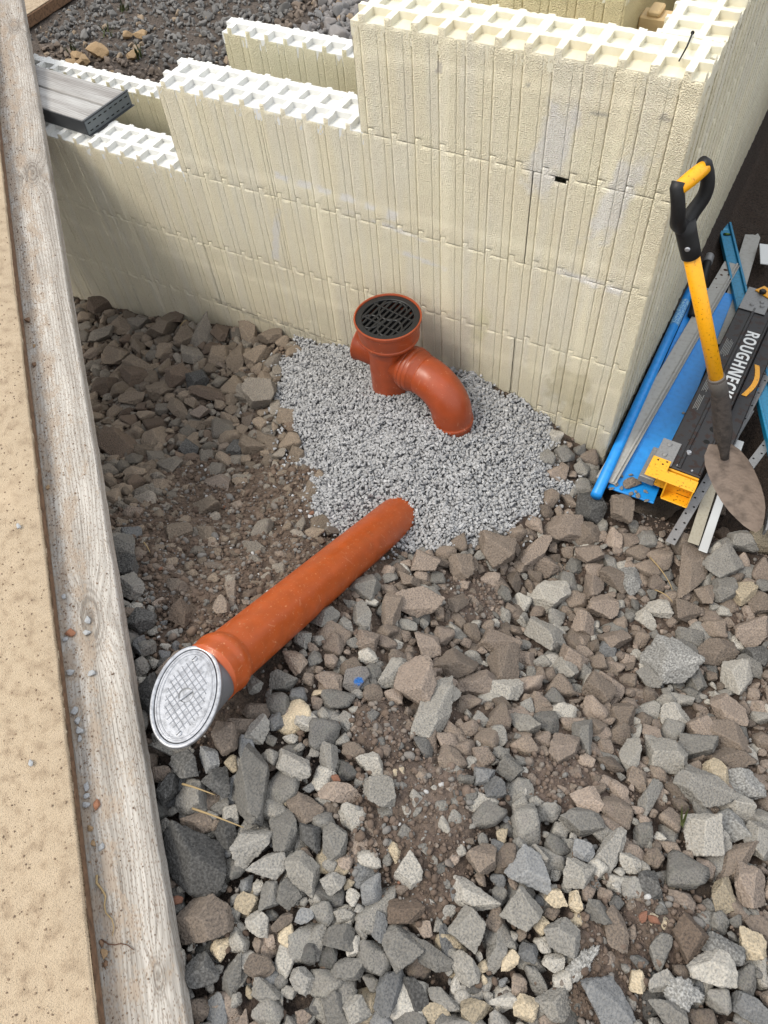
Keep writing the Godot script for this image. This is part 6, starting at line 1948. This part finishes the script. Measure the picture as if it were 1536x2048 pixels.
# ---------- spade ----------
func build_spade() -> void:
	var top := Vector3(0.0285, 0.842, 0.082)
	var yoke := Vector3(0.0544, 0.6941, 0.0859)
	var sock := Vector3(0.1888, 0.3898, 0.0784)
	var neck := Vector3(0.2177, 0.3274, 0.0766)
	var mid := Vector3(0.2415, 0.255, 0.0785)
	var sh := Vector3(0.2505, 0.192, 0.0845)
	var tip := Vector3(0.4287, -0.05, 0.1234)
	var s := thing("spade", "muddy pointed spade with yellow shaft and black D handle leaning on the corner", "spade")
	var sd := (sock - yoke).normalized()
	obj("shaft", tube_mesh([yoke - sd * 0.02, sock + sd * 0.04], [0.0165, 0.0165], 32), M.yellow, s)
	# D handle: sleeve, two arms and the grip between them
	var g0 := Vector3(-0.002, 0.862, 0.128)
	var g1 := Vector3(0.026, 0.874, 0.062)
	var gc := (g0 + g1) * 0.5
	obj("sleeve", tube_mesh([yoke - sd * 0.002, yoke - sd * 0.004, yoke - sd * 0.03, yoke - sd * 0.06, yoke - sd * 0.085], [0.0175, 0.0198, 0.0205, 0.0208, 0.022], 28), M.rubber, s)
	var r0 := yoke - sd * 0.075
	for k in 2:
		var g: Vector3 = [g0, g1][k]
		var out := (g - gc).normalized()
		var pts := bez([r0 + out * 0.006, r0 + out * 0.028 - sd * 0.03, g + sd * 0.075 + out * 0.012, g + out * 0.003 - sd * 0.004], 12)
		var rr: Array = []
		for i in pts.size(): rr.append(0.0162 - 0.0032 * i / 12.0)
		pts.append(g - out * 0.004 - sd * 0.012)
		rr.append(0.0125)
		obj("handle_arm", tube_mesh(pts, rr, 20), M.rubber, s)
	obj("grip", tube_mesh([g0, g0.lerp(g1, 0.25), g0.lerp(g1, 0.5), g0.lerp(g1, 0.75), g1], [0.0135, 0.0146, 0.015, 0.0146, 0.0135], 28), M.yellow, s)
	var vd := (Vector3(0.18255, 1.75744, 1.52633) - yoke).normalized()
	var rp := yoke - sd * 0.033
	var side := (Vector3(0, 0.35, 1) - sd * sd.dot(Vector3(0, 0.35, 1))).normalized()
	obj("rivet", lathe_mesh([Vector2(0, 0.003), Vector2(0.004, 0.0022), Vector2(0.0055, 0.0)], 16), M.alu, s, Transform3D(Basis(side.cross(sd), side, -sd).orthonormalized(), rp + side * 0.0202))
	# socket bends into the blade
	var sp := bez([sock - sd * 0.004, neck, mid, sh + (tip - sh).normalized() * 0.05], 14)
	var sr: Array = []
	for i in sp.size():
		var t := i / 14.0
		sr.append(lerpf(0.0205, 0.0225, smoothstep(0.1, 0.6, t)) * (1.0 - 0.55 * smoothstep(0.7, 1.0, t)))
	obj("socket_collar", tube_mesh([sock - sd * 0.006, sock + sd * 0.004, sock + sd * 0.042], [0.0195, 0.0208, 0.0212], 32), tri(mat(Color(0.40, 0.38, 0.36), 0.7, 0.2), 8.0, M.galv.albedo_texture), s)
	obj("socket", tube_mesh(sp, sr, 28), M.mud, s)
	# blade: a pointed dish
	var ax := (tip - sh).normalized()
	var eye := Vector3(0.18255, 1.75744, 1.52633)
	var want := Vector3(-0.35, 0.55, 0.95)
	var nrm := (want - ax * ax.dot(want)).normalized()
	var wd := ax.cross(nrm)
	var L := sh.distance_to(tip)
	var st := begin(true)
	var outline := [[0.0, 0.024], [0.05, 0.034], [0.1, 0.045], [0.2, 0.054], [0.33, 0.058], [0.48, 0.0585], [0.62, 0.055], [0.74, 0.047], [0.84, 0.036], [0.92, 0.025], [0.97, 0.014], [1.0, 0.003]]
	for face in 2:
		st.set_smooth_group(face)
		for k in outline.size() - 1:
			for i in 12:
				var q: Array = []
				for e in [[k, i], [k, i + 1], [k + 1, i + 1], [k + 1, i]]:
					var o: Array = outline[e[0]]
					var u := -1.0 + 2.0 * (e[1] as int) / 12.0
					var x := u * (o[1] as float)
					var dish := 0.022 * (x / 0.08) * (x / 0.08) - 0.012 * sin(PI * minf(1.0, o[0])) + 0.008 * exp(-x * x / 0.0003) * (1.0 - minf(1.0, (o[0] as float) * 2.2))
					q.append(sh + ax * (L * (o[0] as float)) + wd * x + nrm * (dish - 0.0022 * face))
				if face == 0: quad(st, q[0], q[1], q[2], q[3])
				else: quad(st, q[3], q[2], q[1], q[0])
	obj("blade", done(st), M.blade, s)


func bez(c: Array, n: int) -> Array:
	var out: Array = []
	for i in n + 1:
		var t := float(i) / n
		var a: Vector3 = c[0]
		out.append(a.bezier_interpolate(c[1], c[2], c[3], t))
	return out


# ---------- inside the building ----------
func build_inside() -> void:
	var w := thing("far_walkway_board", "sand-coloured board on brown timber at the top left corner, beyond the wall", "plank", Transform3D(Basis.IDENTITY, Vector3(-3.335, 0.10, -0.6)))
	var st := begin()
	add_box(st, Vector3(-0.4, 0.027, -1.3), Vector3(0.8, 0.052, 2.6), 0.004)
	obj("timber", done(st), M.ply_edge, w)
	st = begin()
	add_box(st, Vector3(-0.40, 0.0555, -1.3), Vector3(0.79, 0.004, 2.59), 0.0015)
	obj("dusty_top", done(st), M.ply, w)
	var r := RandomNumberGenerator.new()
	r.seed = 91
	var mm := MultiMesh.new()
	mm.transform_format = MultiMesh.TRANSFORM_3D
	mm.use_colors = true
	mm.mesh = small_rocks[2]
	var xs: Array = []
	var cs: Array = []
	while xs.size() < 15000:
		var x := r.randf_range(-4.3, -0.6)
		var z := r.randf_range(-3.8, -0.39)
		if x < -3.3 and z > -3.3: continue
		var coarse := smoothstep(-2.4, -1.7, x) * smoothstep(-0.7, -1.2, z)
		var s := 0.010 + 0.022 * pow(r.randf(), 3.0) + coarse * r.randf_range(0.0, 0.035)
		if r.randf() < 0.03: s *= 1.7
		xs.append(Transform3D(Basis.from_euler(Vector3(r.randf() * TAU, r.randf() * TAU, r.randf() * TAU)) * Basis.from_scale(Vector3(s * 1.3, s * 0.65, s)), Vector3(x, 0.1 + s * 0.12 + 0.008 * nz.get_noise_2d(x * 7.0, z * 7.0), z)))
		var c := Color(0.16, 0.128, 0.105).lerp(Color(0.27, 0.215, 0.175), r.randf())
		if x < -2.2 and z < -1.1: c = Color(0.15, 0.145, 0.14).lerp(Color(0.24, 0.235, 0.23), r.randf())
		if coarse > 0.4: c = Color(0.2, 0.2, 0.205).lerp(Color(0.30, 0.28, 0.275), r.randf())
		if r.randf() < 0.05: c = Color(0.36, 0.28, 0.20)
		cs.append(c)
	mm.instance_count = xs.size()
	for i in xs.size():
		mm.set_instance_transform(i, xs[i])
		mm.set_instance_color(i, cs[i])
	var g := MultiMeshInstance3D.new()
	g.name = "floor_hardcore"
	g.multimesh = mm
	g.material_override = M.chip
	add_child(g)
	tag(g, "bed of brown and grey small stones inside the foam walls", "rubble", "", "stuff")
	# buff cobbles that stand out: x, z, size
	var tan_mat: Material = tri(mat(Color(0.66, 0.56, 0.43), 0.9), 4.5, M.rock_a, M.rock_n, 0.8)
	var cob := [[-2.890, -1.029, 0.055], [-2.821, -1.010, 0.060], [-2.834, -0.977, 0.060], [-2.868, -0.965, 0.050], [-2.849, -0.906, 0.070], [-2.821, -0.921, 0.050], [-2.780, -0.931, 0.050], [-2.887, -0.902, 0.050], [-2.886, -0.958, 0.045], [-2.813, -1.085, 0.085], [-2.804, -1.278, 0.045], [-2.720, -1.292, 0.060], [-2.643, -1.122, 0.050], [-2.629, -0.972, 0.035]]
	for i in cob.size():
		var q: Array = cob[i]
		var sz: float = q[2]
		var xf := Transform3D(Basis(Vector3.UP, i * 1.7) * Basis.from_scale(Vector3(sz * 1.2, sz * 0.75, sz)), Vector3(q[0], 0.1 + sz * 0.3, q[1]))
		var o := obj("buff_stone", rocks[(i * 5 + 2) % rocks.size()], tan_mat, null, xf)
		tag(o, ["buff stone, one of the cluster just beyond the slotted plank", "buff stone lying alone on the brown floor beyond the stepped wall"][int(i >= 9)], "stone", "buff stones inside the foam walls")
	# sprigs of weed among them
	var weeds := [[-2.955, -1.079], [-2.904, -1.264], [-2.618, -1.141], [-3.003, -1.497]]
	for i in weeds.size():
		var q: Array = weeds[i]
		var st2 := begin()
		for k in 9:
			var d := Vector3(r.randf_range(-1, 1), r.randf_range(0.7, 1.6), r.randf_range(-1, 1)).normalized()
			var side := d.cross(Vector3.UP).normalized() * 0.004
			var o := Vector3(r.randf_range(-0.02, 0.02), 0, r.randf_range(-0.02, 0.02))
			var h := r.randf_range(0.03, 0.07)
			quad(st2, o - side, o + d * h * 0.6 - side, o + d * h, o + side)
			quad(st2, o + side, o + d * h, o + d * h * 0.6 - side, o - side + Vector3(0, 0, 0.001))
		tag(obj("weed", done(st2), M.leaf, null, Transform3D(Basis.IDENTITY, Vector3(q[0], 0.1, q[1]))), "sprig of green weed " + ["just behind the buff stone cluster", "left of the top middle, among dark stones", "beside the lone buff stones near the stepped wall", "farthest up, near the top edge"][i], "plant", "weeds on the inside floor")


# ---------- small things ----------
func build_details() -> void:
	# nail on the wall top
	var a := Vector3(-0.0863, 1.0133, -0.1298)
	var b := Vector3(-0.0801, 1.0133, -0.0189)
	var nail := thing("nail", "dark bent nail lying on the studded wall top near the corner", "nail")
	obj("shank", tube_mesh([a, a.lerp(b, 0.5) + Vector3(0.002, 0.001, 0), b], [0.0017, 0.0017, 0.0013], 10), M.dark, nail)
	obj("nail_head", tube_mesh([a, a + (a - b).normalized() * 0.002], [0.0036, 0.0036], 12), M.dark, nail)
	# dry stalks on the stones
	var st := [[-0.3517, 0.3800, 1.4346, -0.2523, 0.3850, 1.4200], [-0.3926, 0.3800, 1.4087, -0.3275, 0.3850, 1.3981], [0.2024, -0.0573, 0.3153, 0.2825, -0.0502, 0.3897], [-0.8581, 0.2604, 0.9895, -0.8146, 0.2800, 1.0122], [0.2431, -0.0562, 0.4051, 0.2928, -0.0499, 0.4250], [-1.5526, -0.0912, 0.0809, -1.5446, -0.0844, 0.0433]]
	var lab := ["pale dry stalk lying on the grey stones below the lid", "second thin dry stalk left of the long dark stone", "dry straw across the grey stones below the tool pile", "thin straw leaning on the hollow's stones by the board", "short straw on the dusty stones under the white strip", "dry stem standing against the foot of the foam wall"]
	for i in st.size():
		var q: Array = st[i]
		var p0 := Vector3(q[0], q[1], q[2])
		var p1 := Vector3(q[3], q[4], q[5])
		var pts := bez([p0, p0.lerp(p1, 0.3) + Vector3(0, 0.012, 0), p0.lerp(p1, 0.7) + Vector3(0.006, 0.012, 0), p1], 8)
		var rr: Array = []
		for k in pts.size(): rr.append(0.0021 - 0.00015 * k)
		tag(obj("dry_stalk", tube_mesh(pts, rr, 8), M.stalk), lab[i], "stalk", "dry stalks on the stones")
	# bits of broken brick
	var bk := [[-0.1600, 0.3514, 1.2711], [0.3894, 0.3397, 1.2322], [0.4057, 0.3387, 1.2292], [-0.2951, 0.3600, 1.5641], [-1.3503, -0.0626, 0.5141]]
	var bm: Material = tri(mat(Color(0.50, 0.35, 0.28), 0.9), 8.0, M.rock_a, null)
	var bl := ["orange brick crumb in the soil below the buried pipe lid", "red brick fragment on the bare soil at lower right", "second red brick fragment on the bare soil at lower right", "red brick fragment against the scaffold board below the big slab", "small red brick crumb in the hollow near the board"]
	for i in bk.size():
		var q: Array = bk[i]
		tag(obj("brick_fragment", small_rocks[i + 4], bm, null, Transform3D(Basis(Vector3.UP, i * 1.3) * Basis.from_scale(Vector3(0.021, 0.010, 0.014)), Vector3(q[0], q[1], q[2]))), bl[i], "brick", "brick fragments among the stones")
	# green blade of grass
	var gs := begin()
	var gp := Vector3(0.4197, 0.2424, 1.0411)
	for k in 2:
		var d := Vector3(-0.25 + 0.2 * k, 0.5, -0.5 + 0.1 * k).normalized()
		var side := Vector3(0.0022, 0, 0.0006)
		for f in 2:
			var s2 := side if f == 0 else -side
			quad(gs, gp - s2, gp + d * 0.025 - s2, gp + d * 0.045, gp + d * 0.015 + s2)
	tag(obj("grass_tuft", done(gs), M.leaf), "small green grass blade among the grey stones at lower right", "grass")
